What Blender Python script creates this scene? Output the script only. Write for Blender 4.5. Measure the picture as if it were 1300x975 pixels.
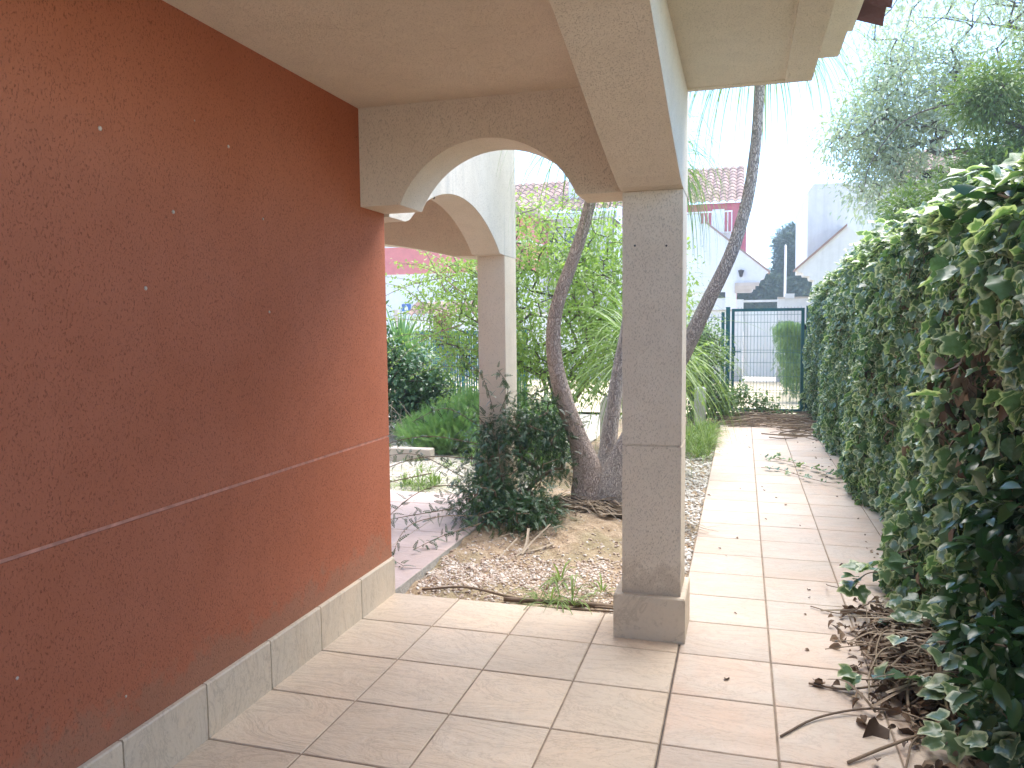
import bpy, math, random
import numpy as np
from math import sin, cos, pi, radians, sqrt, atan2, exp

for o in list(bpy.data.objects): bpy.data.objects.remove(o)
rng = np.random.default_rng(7)
random.seed(7)
SC = bpy.context.scene
COL = SC.collection

# ------------------------------------------------------------------ camera
YAW, PITCH, ROLL = .2878983, .07740008, -.0102507
f = np.array([-sin(YAW)*cos(PITCH), cos(YAW)*cos(PITCH), -sin(PITCH)])
r0 = np.array([cos(YAW), sin(YAW), 0]); u0 = np.cross(r0, f)
r = r0*cos(ROLL)+u0*sin(ROLL); u = np.cross(r, f)
cam = bpy.data.cameras.new('camera'); camo = bpy.data.objects.new('camera', cam); COL.objects.link(camo)
cam.sensor_width = 36; cam.sensor_fit = 'HORIZONTAL'; cam.lens = 987.88/1300*36
cam.clip_start = .05; cam.clip_end = 2000
from mathutils import Matrix, Vector
M = Matrix.Identity(4)
for i in range(3):
    M[i][0] = r[i]; M[i][1] = u[i]; M[i][2] = -f[i]
M[2][3] = 1.5
camo.matrix_world = M
SC.camera = camo
# ------------------------------------------------------------------ world, sun, exposure
SUN_AZ, SUN_EL = 30, 66          # azimuth from +Y towards +X
w = bpy.data.worlds.new('World'); SC.world = w; w.use_nodes = True
nt = w.node_tree; nt.nodes.clear()
sky = nt.nodes.new('ShaderNodeTexSky'); sky.sky_type = 'NISHITA'; sky.sun_disc = False
sky.sun_elevation = radians(SUN_EL); sky.sun_rotation = radians(SUN_AZ)
sky.altitude = 1800; sky.air_density = .85; sky.dust_density = 0.1; sky.ozone_density = 2.2
bg = nt.nodes.new('ShaderNodeBackground'); bg.inputs[1].default_value = .115
wo = nt.nodes.new('ShaderNodeOutputWorld')
nt.links.new(sky.outputs[0], bg.inputs[0]); nt.links.new(bg.outputs[0], wo.inputs[0])
sl = bpy.data.lights.new('sun', 'SUN'); sl.energy = 1.9; sl.angle = radians(62); sl.color = (1, .935, .85)
so = bpy.data.objects.new('sun', sl); COL.objects.link(so)
sd = Vector((sin(radians(SUN_AZ))*cos(radians(SUN_EL)), cos(radians(SUN_AZ))*cos(radians(SUN_EL)), sin(radians(SUN_EL))))
so.rotation_euler = sd.to_track_quat('Z', 'Y').to_euler()
SC.view_settings.view_transform = 'Standard'; SC.view_settings.look = 'None'
SC.view_settings.exposure = 2.58; SC.view_settings.gamma = 1
SC.render.engine = 'CYCLES'
SC.cycles.max_bounces = 8; SC.cycles.diffuse_bounces = 5; SC.cycles.glossy_bounces = 2; SC.cycles.transmission_bounces = 4

# ------------------------------------------------------------------ helpers
def tag(o, label=None, cat=None, group=None, kind=None):
    if label: o['label'] = label
    if cat: o['category'] = cat
    if group: o['group'] = group
    if kind: o['kind'] = kind
    return o
def empty(name, loc=(0, 0, 0), rz=0, **k):
    o = bpy.data.objects.new(name, None); COL.objects.link(o)
    o.location = loc; o.rotation_euler = (0, 0, rz); o.empty_display_size = .1
    return tag(o, **k)

class MB:
    """collects vertices and faces, then links them as ONE mesh object"""
    def __init__(s): s.v = []; s.f = []; s.n = 0; s.e = []; s.r = []
    def add(s, V, F, edge=None, rnd=None):
        V = np.asarray(V, float); s.v.append(V)
        if isinstance(F, np.ndarray): s.f.append(F+s.n)
        else:
            by = {}
            for a in F: by.setdefault(len(a), []).append(a)
            for k in by: s.f.append(np.array(by[k])+s.n)
        s.n += len(V)
        s.e.append(np.zeros(len(V)) if edge is None else np.broadcast_to(edge, (len(V),)))
        s.r.append(np.zeros(len(V)) if rnd is None else np.broadcast_to(rnd, (len(V),)))
    def box(s, x0, x1, y0, y1, z0, z1, rnd=None):
        V = [(x, y, z) for x in (x0, x1) for y in (y0, y1) for z in (z0, z1)]
        s.add(V, [(0, 1, 3, 2), (4, 6, 7, 5), (0, 4, 5, 1), (2, 3, 7, 6), (0, 2, 6, 4), (1, 5, 7, 3)], rnd=rnd)
    def tbox(s, x0, x1, y0, y1, z0, z1, b=.004, rnd=None):
        """box with bevelled top edges"""
        V = [(x0, y0, z0), (x1, y0, z0), (x1, y1, z0), (x0, y1, z0), (x0, y0, z1-b), (x1, y0, z1-b), (x1, y1, z1-b), (x0, y1, z1-b),
             (x0+b, y0+b, z1), (x1-b, y0+b, z1), (x1-b, y1-b, z1), (x0+b, y1-b, z1)]
        s.add(V, [(3, 2, 1, 0), (0, 1, 5, 4), (1, 2, 6, 5), (2, 3, 7, 6), (3, 0, 4, 7), (4, 5, 9, 8), (5, 6, 10, 9), (6, 7, 11, 10), (7, 4, 8, 11), (8, 9, 10, 11)], rnd=rnd)
    def prism(s, poly, axis, a, b):
        """extrude a polygon (list of 2-D points) along an axis from a to b"""
        n = len(poly)
        def P(p, t):
            return (t, p[0], p[1]) if axis == 'x' else (p[0], t, p[1]) if axis == 'y' else (p[0], p[1], t)
        V = [P(p, a) for p in poly]+[P(p, b) for p in poly]
        F = [tuple(range(n))[::-1], tuple(range(n, 2*n))]+[(i, (i+1) % n, n+(i+1) % n, n+i) for i in range(n)]
        s.add(V, F)
    def tube(s, pts, rad, k=8, cap=True, rnd=None):
        pts = np.asarray(pts, float); n = len(pts); rad = np.broadcast_to(rad, (n,))
        T = np.gradient(pts, axis=0); T /= np.linalg.norm(T, axis=1)[:, None]+1e-9
        ref = np.array([0, 0, 1.]) if abs(T[0][2]) < .9 else np.array([1., 0, 0])
        V = []
        A = np.cross(T[0], ref); A /= np.linalg.norm(A)
        for i in range(n):
            A = A-T[i]*(A@T[i]); A /= np.linalg.norm(A)+1e-9
            B = np.cross(T[i], A)
            for j in range(k):
                a = 2*pi*j/k; V.append(pts[i]+rad[i]*(cos(a)*A+sin(a)*B))
        F = [(i*k+j, i*k+(j+1) % k, (i+1)*k+(j+1) % k, (i+1)*k+j) for i in range(n-1) for j in range(k)]
        if cap: F += [tuple(range(k))[::-1], tuple((n-1)*k+j for j in range(k))]
        s.add(V, F, rnd=rnd)
    def lathe(s, prof, c, k=20):
        V = []; n = len(prof)
        for (rr, z) in prof:
            for j in range(k):
                a = 2*pi*j/k; V.append((c[0]+rr*cos(a), c[1]+rr*sin(a), c[2]+z))
        s.add(V, [(i*k+j, i*k+(j+1) % k, (i+1)*k+(j+1) % k, (i+1)*k+j) for i in range(n-1) for j in range(k)])
    def build(s, name, mat, parent=None, smooth=False):
        me = bpy.data.meshes.new(name)
        V = np.concatenate(s.v); me.vertices.add(len(V)); me.vertices.foreach_set('co', V.ravel())
        tot = np.concatenate([np.full(len(a), a.shape[1]) for a in s.f]); loops = np.concatenate([a.ravel() for a in s.f])
        me.loops.add(len(loops)); me.loops.foreach_set('vertex_index', loops.astype(np.int32))
        me.polygons.add(len(tot)); st = np.concatenate([[0], np.cumsum(tot)[:-1]]).astype(np.int32)
        me.polygons.foreach_set('loop_start', st)
        me.update(calc_edges=True)
        me.polygons.foreach_set('use_smooth', np.full(len(tot), bool(smooth or 'leaf' in mat.name)))
        for nm, arr in (('edge', s.e), ('rnd', s.r)):
            at = me.attributes.new(nm, 'FLOAT', 'POINT'); at.data.foreach_set('value', np.concatenate(arr).astype(np.float32))
        me.materials.append(mat)
        o = bpy.data.objects.new(name, me); COL.objects.link(o)
        if parent: o.parent = parent
        return o

def norm(a): return a/(np.linalg.norm(a, axis=-1, keepdims=True)+1e-9)
def scatter(mb, tm, P, D, N, S, rnd=None):
    V, F, E = tm; P = np.asarray(P); n = len(P); k = len(V)
    if n == 0: return
    Y = norm(D); Z = norm(N-(N*Y).sum(1)[:, None]*Y); X = np.cross(Y, Z)
    S = np.broadcast_to(S, (n,))[:, None, None]
    W = P[:, None]+S*(V[None, :, 0:1]*X[:, None]+V[None, :, 1:2]*Y[:, None]+V[None, :, 2:3]*Z[:, None])
    Fs = (F[None]+(np.arange(n)*k)[:, None, None]).reshape(-1, F.shape[1])
    if rnd is None: rnd = rng.random(n)
    mb.add(W.reshape(-1, 3), Fs, edge=np.tile(E, n), rnd=np.repeat(rnd, k))

# leaf templates: x width, y towards the tip, z normal
def t_ivy(seed=0):
    q = np.random.default_rng(seed)
    A = [(0, 1.04), (20, .82), (38, .68), (56, .86), (75, .70), (100, .62), (122, .68), (145, .54), (168, .38)]
    out = [(a, rr*q.uniform(.9, 1.1)) for a, rr in A]
    out += [(180, .22)]+[(-a, rr*q.uniform(.9, 1.1)) for a, rr in A[:0:-1]]
    V = [(0, .3, 0)]+[(rr*sin(radians(a))*.62, .3+rr*cos(radians(a))*.62, 0) for a, rr in out]
    V = np.array(V); V[:, 2] = .28*np.abs(V[:, 0])-.35*np.maximum(V[:, 1]-.3, 0)**2+q.normal(0, .025, len(V)); V[0, 2] = 0
    n = len(out); F = np.array([(0, 1+i, 1+(i+1) % n) for i in range(n)])
    return V, F, np.array([0]+[1]*n, float)
def t_oval(w=.25, curl=.25, fold=.25):
    ys = [0, .2, .5, .8, 1]; ws = [.0, .75, 1, .6, 0]
    V = []; E = []
    for y, ww in zip(ys, ws):
        for sx in (-1, 0, 1):
            V.append((sx*w*ww, y, fold*abs(sx*w*ww)-curl*y*y)); E.append(abs(sx))
    F = [(3*i+j, 3*i+j+1, 3*i+j+4, 3*i+j+3) for i in range(4) for j in (0, 1)]
    return np.array(V, float), np.array(F), np.array(E, float)
def t_quad(w=.22, curl=.15):
    V = np.array([(0, 0, 0), (w, .45, .05), (0, 1, -curl), (-w, .45, .05)], float)
    return V, np.array([(0, 1, 2, 3)]), np.array([0, 1, .5, 1.])
def t_pinnate(pairs=5, lw=.065, ll=.22, droop=.3):
    V = []; F = []; E = []
    def leaflet(b, ang, L):
        d = np.array([sin(ang), cos(ang)]); p = np.array([-d[1], d[0]])
        i = len(V)
        for t, sgn in ((0, 0), (.45, 1), (1, 0), (.45, -1)):
            q = b+d*t*L+p*sgn*lw
            V.append((q[0], q[1], -droop*q[1]**2-.1*abs(q[0]))); E.append(1 if sgn else .3)
        F.append((i, i+1, i+2, i+3))
    for k in range(pairs):
        y = .15+.75*k/pairs
        for sgn in (1, -1): leaflet(np.array([0, y]), sgn*radians(58), ll*(1-.3*k/pairs))
    leaflet(np.array([0, .85]), 0, ll)
    i = len(V); V += [(-.008, 0, 0), (.008, 0, 0), (.008, .88, -droop*.77), (-.008, .88, -droop*.77)]; E += [0]*4; F.append((i, i+1, i+2, i+3))
    return np.array(V, float), np.array(F), np.array(E, float)
IVY = [t_ivy(i) for i in range(4)]; OVAL = t_oval(); QUAD = t_quad(); PINN = t_pinnate(); PINF = t_pinnate(5, .05, .26, .35); PINX = t_pinnate(7, .018, .2, .3)

def bez(pts, n=24):
    """smooth curve through points (Catmull-Rom)"""
    P = np.asarray(pts, float); P = np.vstack([2*P[0]-P[1], P, 2*P[-1]-P[-2]]); out = []
    m = len(P)-3
    for i in range(m):
        for t in np.linspace(0, 1, max(2, n//m), endpoint=(i == m-1)):
            a, b, c, d = P[i:i+4]
            out.append(.5*((2*b)+(-a+c)*t+(2*a-5*b+4*c-d)*t*t+(-a+3*b-3*c+d)*t**3))
    return np.array(out)
def ribbon(mb, pts, wd, rnd=0., up=(0, 0, 1)):
    pts = np.asarray(pts, float); n = len(pts); wd = np.broadcast_to(wd, (n,))
    T = norm(np.gradient(pts, axis=0)); S = np.cross(T, np.asarray(up, float)+1e-3); S = norm(S); N = np.cross(S, T)
    V = np.stack([pts-S*wd[:, None], pts-N*wd[:, None]*.35, pts+S*wd[:, None]], 1).reshape(-1, 3)
    F = np.array([(3*i+j, 3*i+j+1, 3*i+j+4, 3*i+j+3) for i in range(n-1) for j in (0, 1)])
    mb.add(V, F, edge=np.tile([1, 0, 1], n), rnd=rnd)

# ------------------------------------------------------------------ materials
def newmat(name):
    m = bpy.data.materials.new(name); m.use_nodes = True; t = m.node_tree; t.nodes.clear()
    out = t.nodes.new('ShaderNodeOutputMaterial'); b = t.nodes.new('ShaderNodeBsdfPrincipled')
    t.links.new(b.outputs[0], out.inputs[0]); return m, t, b, out
def N(t, kind, **k):
    n = t.nodes.new('ShaderNode'+kind)
    for a, v in k.items():
        if a in n.inputs: n.inputs[a].default_value = v
        else: setattr(n, a, v)
    return n
def ramp(t, src, stops):
    n = t.nodes.new('ShaderNodeValToRGB'); e = n.color_ramp.elements
    while len(e) > 1: e.remove(e[-1])
    for i, (p, c) in enumerate(stops):
        if not hasattr(c, '__len__'): c = (c, c, c)
        if i == 0: e[0].position = p; e[0].color = (*c, 1)
        else: q = e.new(p); q.color = (*c, 1)
    t.links.new(src, n.inputs[0]); return n
def mix(t, fac, a, b, mode='MIX'):
    n = t.nodes.new('ShaderNodeMix'); n.data_type = 'RGBA'; n.blend_type = mode
    for s, v in ((n.inputs[0], fac), (n.inputs[6], a), (n.inputs[7], b)):
        if hasattr(v, 'is_linked') or hasattr(v, 'links'): t.links.new(v, s)
        elif hasattr(v, '__len__'): s.default_value = (*v, 1)
        else: s.default_value = v
    return n.outputs[2]
def bump(t, b, h, dist, strength=1, prev=None):
    n = t.nodes.new('ShaderNodeBump'); n.inputs['Strength'].default_value = strength; n.inputs['Distance'].default_value = dist
    t.links.new(h, n.inputs['Height'])
    if prev: t.links.new(prev, n.inputs['Normal'])
    t.links.new(n.outputs[0], b.inputs['Normal']); return n.outputs[0]
def gpos(t): return t.nodes.new('ShaderNodeNewGeometry').outputs['Position']
def attr(t, nm): n = t.nodes.new('ShaderNodeAttribute'); n.attribute_name = nm; return n.outputs['Fac']
def noise(t, vec, scale, detail=4, rough=.55, stretch=None, dist=0):
    if stretch:
        m = t.nodes.new('ShaderNodeMapping'); m.inputs['Scale'].default_value = stretch; t.links.new(vec, m.inputs[0]); vec = m.outputs[0]
    n = N(t, 'TexNoise', Scale=scale, Detail=detail, Roughness=rough, Distortion=dist); t.links.new(vec, n.inputs[0]); return n.outputs[0]

def stucco(name, col, col2, pit=(.7), rough=.9, scale=1., streak=None, depth=.0022):
    m, t, b, o = newmat(name); p = gpos(t); b.inputs['Roughness'].default_value = rough
    b.inputs['Specular IOR Level'].default_value = .25
    big = noise(t, p, 1.3, 5); mid = noise(t, p, 9, 4)
    fine = noise(t, p, 210*scale, 2, .5, stretch=(1, 1, .6)); fine2 = noise(t, p, 400*scale, 2)
    v = N(t, 'TexNoise', Scale=180*scale, Detail=1.5, Roughness=.5, Distortion=.8)
    mp = N(t, 'Mapping'); mp.inputs['Rotation'].default_value = (.5, .4, .3); mp.inputs['Scale'].default_value = (1.3, 1.2, .6)
    t.links.new(p, mp.inputs[0]); t.links.new(mp.outputs[0], v.inputs[0])
    pits = ramp(t, v.outputs[0], [(.33, 0.), (.41, 1.)])
    c = mix(t, ramp(t, big, [(.35, 0.), (.65, 1.)]).outputs[0], col, col2)
    c = mix(t, ramp(t, mid, [(.3, .12), (.6, 0.)]).outputs[0], c, tuple(x*.6 for x in col))
    c = mix(t, pits.outputs[0], mix(t, 1., c, (pit,)*3, 'MULTIPLY'), c)
    gz = N(t, 'SeparateXYZ'); t.links.new(p, gz.inputs[0]); gm = noise(t, p, 11, 5, .7)
    ga = N(t, 'Math', operation='MULTIPLY_ADD'); t.links.new(gm, ga.inputs[0]); ga.inputs[1].default_value = -.55; t.links.new(gz.outputs[2], ga.inputs[2])
    c = mix(t, ramp(t, ga.outputs[0], [(0., .38), (.09, 0.)]).outputs[0], c, (.30, .22, .15))
    st = noise(t, p, 3.1, 6, .7, stretch=(1, 1, .35)); c = mix(t, ramp(t, st, [(.56, 0.), (.74, .22)]).outputs[0], c, tuple(x*.62 for x in col))
    if streak:
        s = noise(t, p, 6, 4, .6, stretch=(1, 1, .06))
        c = mix(t, ramp(t, s, [(.52, 0.), (.72, streak)]).outputs[0], c, (.28, .29, .27))
    t.links.new(c, b.inputs['Base Color'])
    ad = N(t, 'Math', operation='MULTIPLY_ADD'); t.links.new(fine, ad.inputs[0]); ad.inputs[1].default_value = .8; t.links.new(pits.outputs[0], ad.inputs[2])
    ad2 = N(t, 'Math', operation='MULTIPLY_ADD'); t.links.new(fine2, ad2.inputs[0]); ad2.inputs[1].default_value = .3; t.links.new(ad.outputs[0], ad2.inputs[2])
    bump(t, b, ad2.outputs[0], depth, .8)
    return m
def plain(name, col, rough=.6, var=.12, scale=4, metal=0, spec=.5, b_d=0, b_s=60):
    m, t, b, o = newmat(name); p = gpos(t); b.inputs['Roughness'].default_value = rough; b.inputs['Metallic'].default_value = metal
    b.inputs['Specular IOR Level'].default_value = spec
    n = noise(t, p, scale, 5)
    c = mix(t, ramp(t, n, [(.3, 0.), (.7, 1.)]).outputs[0], tuple(x*(1-var) for x in col), tuple(min(1, x*(1+var)) for x in col))
    t.links.new(c, b.inputs['Base Color'])
    if b_d: bump(t, b, noise(t, p, b_s, 4), b_d)
    return m
def tilemat(name, base, warm, dark, grain=1):
    m, t, b, o = newmat(name); p = gpos(t); rn = attr(t, 'rnd')
    cx = N(t, 'CombineXYZ'); ml = N(t, 'Math', operation='MULTIPLY'); t.links.new(rn, ml.inputs[0]); ml.inputs[1].default_value = 37.
    for i in (0, 1, 2): t.links.new(ml.outputs[0], cx.inputs[i])
    va = N(t, 'VectorMath', operation='ADD'); t.links.new(p, va.inputs[0]); t.links.new(cx.outputs[0], va.inputs[1]); q = va.outputs[0]
    a = noise(t, q, 3.2, 6, .6, dist=.6); v = noise(t, q, 2.2, 9, .68, stretch=(1, 2.6, 1), dist=1.6); g = noise(t, p, 45, 6, .7)
    c = mix(t, ramp(t, a, [(.35, 0.), (.68, 1.)]).outputs[0], base, warm)
    c = mix(t, ramp(t, v, [(.484, 0.), (.498, .45), (.505, .28), (.522, 0.)]).outputs[0], c, dark)
    c = mix(t, ramp(t, g, [(.52, 0.), (.75, .35)]).outputs[0], c, dark)
    rr = ramp(t, rn, [(0, (.84, .82, .80)), (.5, (.93, .93, .93)), (1, (1., .98, .95))]); c = mix(t, 1., c, rr.outputs[0], 'MULTIPLY')
    dirt = noise(t, p, .9, 5, .65); c = mix(t, ramp(t, dirt, [(.48, 0.), (.75, .38)]).outputs[0], c, tuple(x*.55 for x in base))
    t.links.new(c, b.inputs['Base Color'])
    b.inputs['Roughness'].default_value = .52; b.inputs['Specular IOR Level'].default_value = .35
    h = N(t, 'Math', operation='MULTIPLY_ADD'); t.links.new(v, h.inputs[0]); h.inputs[1].default_value = 2.; t.links.new(noise(t, q, 9, 8, .6, dist=.8), h.inputs[2])
    bump(t, b, h.outputs[0], .009*grain, .8)
    return m
def leafmat(name, c1, c2, margin=None, rough=.4, trans=.3, spec=.5, edge0=.62, edge1=.8, allgreen=.25, tint=None):
    m, t, b, o = newmat(name); rn = attr(t, 'rnd'); p = gpos(t)
    c = mix(t, rn, c1, c2)
    n = noise(t, p, 2.2, 3); c = mix(t, ramp(t, n, [(.35, 0.), (.7, .45)]).outputs[0], c, tint or c2)
    if margin:
        e = attr(t, 'edge'); n2 = noise(t, p, 45, 3)
        s0 = N(t, 'Math', operation='MULTIPLY_ADD'); t.links.new(rn, s0.inputs[0]); s0.inputs[1].default_value = .35; t.links.new(e, s0.inputs[2])
        s = N(t, 'Math', operation='MULTIPLY_ADD'); t.links.new(n2, s.inputs[0]); s.inputs[1].default_value = .8; t.links.new(s0.outputs[0], s.inputs[2])
        sh = N(t, 'Math', operation='SUBTRACT'); t.links.new(s.outputs[0], sh.inputs[0]); sh.inputs[1].default_value = .65
        mr = ramp(t, sh.outputs[0], [(edge0-.06, 0.), (edge1+.08, 1.)])
        ag = ramp(t, rn, [(allgreen, 0.), (allgreen+.05, 1.)])
        mm = N(t, 'Math', operation='MULTIPLY'); t.links.new(mr.outputs[0], mm.inputs[0]); t.links.new(ag.outputs[0], mm.inputs[1])
        g = ramp(t, n2, [(.45, 0.), (.6, .35)])
        c = mix(t, g.outputs[0], c, tuple(min(1, x*1.8+.03) for x in c1))
        c = mix(t, mm.outputs[0], c, margin)
    t.links.new(c, b.inputs['Base Color'])
    b.inputs['Roughness'].default_value = rough; b.inputs['Specular IOR Level'].default_value = spec
    tr = t.nodes.new('ShaderNodeBsdfTranslucent'); mx = t.nodes.new('ShaderNodeMixShader'); mx.inputs[0].default_value = trans
    c3 = mix(t, 1., c, (1.3, 1.5, .7), 'MULTIPLY'); t.links.new(c3, tr.inputs[0])
    t.links.new(b.outputs[0], mx.inputs[1]); t.links.new(tr.outputs[0], mx.inputs[2]); t.links.new(mx.outputs[0], o.inputs[0])
    return m
def barkmat(name, c1, c2, sc=1, depth=.014):
    m, t, b, o = newmat(name); p = gpos(t); b.inputs['Roughness'].default_value = .9; b.inputs['Specular IOR Level'].default_value = .2
    v = N(t, 'TexVoronoi', Scale=62*sc); v.feature = 'DISTANCE_TO_EDGE'
    mp = N(t, 'Mapping'); mp.inputs['Scale'].default_value = (1.5, 1.5, .45); t.links.new(p, mp.inputs[0])
    nn = N(t, 'TexNoise', Scale=14., Detail=3.); t.links.new(p, nn.inputs[0])
    ad = N(t, 'VectorMath', operation='MULTIPLY_ADD'); t.links.new(nn.outputs[1], ad.inputs[0]); ad.inputs[1].default_value = (.06, .06, .06); t.links.new(mp.outputs[0], ad.inputs[2])
    t.links.new(ad.outputs[0], v.inputs[0])
    n = noise(t, p, 26*sc, 6, .7, stretch=(1, 1, .4))
    cr = ramp(t, v.outputs[0], [(.0, 0.), (.16, 1.)])
    c = mix(t, n, c1, c2); c = mix(t, cr.outputs[0], tuple(x*.62 for x in c1), c)
    t.links.new(c, b.inputs['Base Color'])
    h = N(t, 'Math', operation='MULTIPLY_ADD'); t.links.new(n, h.inputs[0]); h.inputs[1].default_value = .5; t.links.new(cr.outputs[0], h.inputs[2])
    bump(t, b, h.outputs[0], depth, .9)
    return m
def soilmat():
    m, t, b, o = newmat('soil'); p = gpos(t); b.inputs['Roughness'].default_value = .95; b.inputs['Specular IOR Level'].default_value = .15
    a = noise(t, p, 1.6, 6, .6); f_ = noise(t, p, 60, 6, .7); k = noise(t, p, 14, 5, .65)
    c = mix(t, ramp(t, k, [(.35, 0.), (.65, 1.)]).outputs[0], (.38, .28, .18), (.60, .47, .34))
    c = mix(t, ramp(t, a, [(.47, 0.), (.60, .5)]).outputs[0], c, (.27, .26, .14))
    c = mix(t, ramp(t, f_, [(.4, .5), (.6, 0.)]).outputs[0], c, (.16, .11, .07))
    t.links.new(c, b.inputs['Base Color'])
    h = N(t, 'Math', operation='MULTIPLY_ADD'); t.links.new(f_, h.inputs[0]); h.inputs[1].default_value = .4; t.links.new(k, h.inputs[2])
    bump(t, b, h.outputs[0], .03, .9); return m
def gravelground():
    m, t, b, o = newmat('gravel_ground'); p = gpos(t); b.inputs['Roughness'].default_value = .95
    v = N(t, 'TexVoronoi', Scale=42.); t.links.new(p, v.inputs[0]); a = noise(t, p, 1.2, 5, .6)
    c = ramp(t, v.outputs[1], [(0, (.30, .26, .20)), (.5, (.48, .44, .37)), (1, (.68, .65, .58))])
    c2 = mix(t, ramp(t, a, [(.48, 0.), (.62, .55)]).outputs[0], c.outputs[0], (.24, .24, .12))
    t.links.new(c2, b.inputs['Base Color']); bump(t, b, v.outputs[0], -.02, .8); return m
def rooftile(name, c1, c2):
    m, t, b, o = newmat(name); p = gpos(t); b.inputs['Roughness'].default_value = .85
    n = noise(t, p, 5, 5, .7); rn = attr(t, 'rnd')
    c = mix(t, n, c1, c2); c = mix(t, rn, c, tuple(x*.75 for x in c1)); t.links.new(c, b.inputs['Base Color']); bump(t, b, noise(t, p, 30, 4), .01); return m
def rndcol(name, cols, rough=.8, trans=0):
    m, t, b, o = newmat(name); rn = attr(t, 'rnd'); p = gpos(t)
    c = ramp(t, rn, [(i/(len(cols)-1), c) for i, c in enumerate(cols)]).outputs[0]
    n = noise(t, p, 40, 4); c = mix(t, ramp(t, n, [(.3, .3), (.6, 0.)]).outputs[0], c, tuple(x*.4 for x in cols[0]))
    t.links.new(c, b.inputs['Base Color']); b.inputs['Roughness'].default_value = rough; b.inputs['Specular IOR Level'].default_value = .3
    return m

RED = stucco('red_stucco', (.48, .158, .080), (.52, .185, .103), pit=.62)
CREAM = stucco('cream_stucco', (.74, .635, .495), (.78, .685, .555), pit=.75)
WHITEST = stucco('white_stucco', (.66, .61, .525), (.71, .665, .585), pit=.72, streak=.6)
FARWHITE = stucco('far_white_render', (.74, .73, .71), (.79, .78, .76), pit=.9, streak=.15)
FARCREAM = plain('far_cream_render', (.52, .45, .38), .9)
FARPINK = plain('far_pink_render', (.52, .14, .17), .9, .1)
FARRED = plain('far_salmon_render', (.62, .20, .18), .9, .08)
TILE = tilemat('cream_floor_tile', (.64, .545, .435), (.70, .565, .43), (.36, .28, .21))
PATHT = tilemat('path_tile', (.60, .515, .43), (.64, .485, .375), (.38, .29, .23))
SKIRT = tilemat('skirting_tile', (.70, .62, .50), (.76, .64, .49), (.38, .31, .23), .6)
PINKT = tilemat('pink_tile', (.55, .44, .41), (.58, .46, .42), (.40, .30, .27), .5)
GROUT = plain('grout', (.25, .195, .145), .95, .3, 12, b_d=.003)
GAP = plain('joint_filler', (.06, .05, .045), .95, .4, 20)
MORTAR = plain('mortar', (.42, .40, .36), .95, .2, 10, b_d=.01)
SOIL = soilmat(); GRAVEL = gravelground()
WHITE = plain('white_paint', (.80, .80, .78), .5, .03)
TEAL = plain('teal_paint', (.018, .13, .14), .45, .2, 6)
STEEL = plain('galvanised_wire', (.10, .22, .21), .5, .15)
DARK = plain('dark_metal', (.03, .03, .035), .5, .2)
BARK = barkmat('palm_bark', (.60, .46, .37), (.76, .63, .53))
BARKP = barkmat('pale_palm_bark', (.60, .52, .46), (.78, .71, .64))
BARKG = barkmat('grey_bark', (.16, .13, .10), (.30, .26, .22), .8, .015)
TWIG = rndcol('dry_twigs', [(.15, .11, .08), (.26, .19, .13), (.40, .32, .23)], .85)
STRAW = rndcol('dry_straw', [(.17, .12, .08), (.30, .23, .16), (.44, .37, .28)], .75)
DEADLEAF = rndcol('dead_leaves', [(.07, .042, .028), (.16, .10, .06), (.34, .25, .17)], .7)
IVYM = leafmat('ivy_leaf', (.062, .115, .078), (.13, .21, .09), margin=(.50, .55, .36), rough=.27, trans=.30, allgreen=.22, edge0=.72, edge1=.86)
PLAINL = leafmat('glossy_leaf', (.018, .055, .022), (.04, .10, .03), rough=.28, trans=.18)
JASM = leafmat('jasmine_leaf', (.022, .060, .030), (.05, .11, .04), rough=.35, trans=.2)
BUSHL = leafmat('bush_leaf', (.17, .27, .06), (.36, .45, .15), rough=.45, trans=.42)
FERNL = leafmat('feathery_leaf', (.12, .26, .08), (.28, .42, .16), rough=.5, trans=.35)
DKSHR = leafmat('dark_leaf', (.035, .09, .04), (.11, .20, .09), rough=.28, trans=.2)
STRAP = leafmat('strap_leaf', (.10, .20, .06), (.30, .40, .14), rough=.4, trans=.3)
YUCCA = leafmat('yucca_leaf', (.10, .22, .09), (.24, .38, .16), rough=.4, trans=.2)
TREEG = leafmat('tree_leaf', (.07, .14, .045), (.24, .32, .09), rough=.4, trans=.3)
TREEP = leafmat('pale_tree_leaf', (.30, .35, .31), (.62, .66, .60), rough=.3, trans=.32)
GRASSM = leafmat('grass_blade', (.10, .18, .05), (.26, .34, .11), rough=.6, trans=.3)
PINEM = leafmat('pine_needles', (.020, .05, .028), (.055, .10, .045), rough=.6, trans=.1)
HEDM = leafmat('clipped_hedge_leaf', (.09, .16, .07), (.20, .29, .13), rough=.5, trans=.3)
PEB = rndcol('pebbles', [(.34, .24, .18), (.52, .42, .34), (.60, .52, .45), (.78, .74, .68)], .8)
PEBW = rndcol('white_gravel', [(.36, .31, .25), (.56, .52, .45), (.72, .70, .64), (.82, .80, .76)], .8)
ROOFT = rooftile('roof_tile', (.26, .155, .125), (.42, .30, .25))
ROOFN = rooftile('near_roof_tile', (.14, .065, .065), (.22, .11, .10))
PAVEY = plain('yellow_paving', (.60, .50, .34), .9, .15, 1.5, b_d=.004)
GLASS = plain('dark_window_glass', (.06, .07, .08), .1, .2)
BROWN = plain('brown_timber', (.20, .055, .04), .7, .25, 8)

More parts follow.
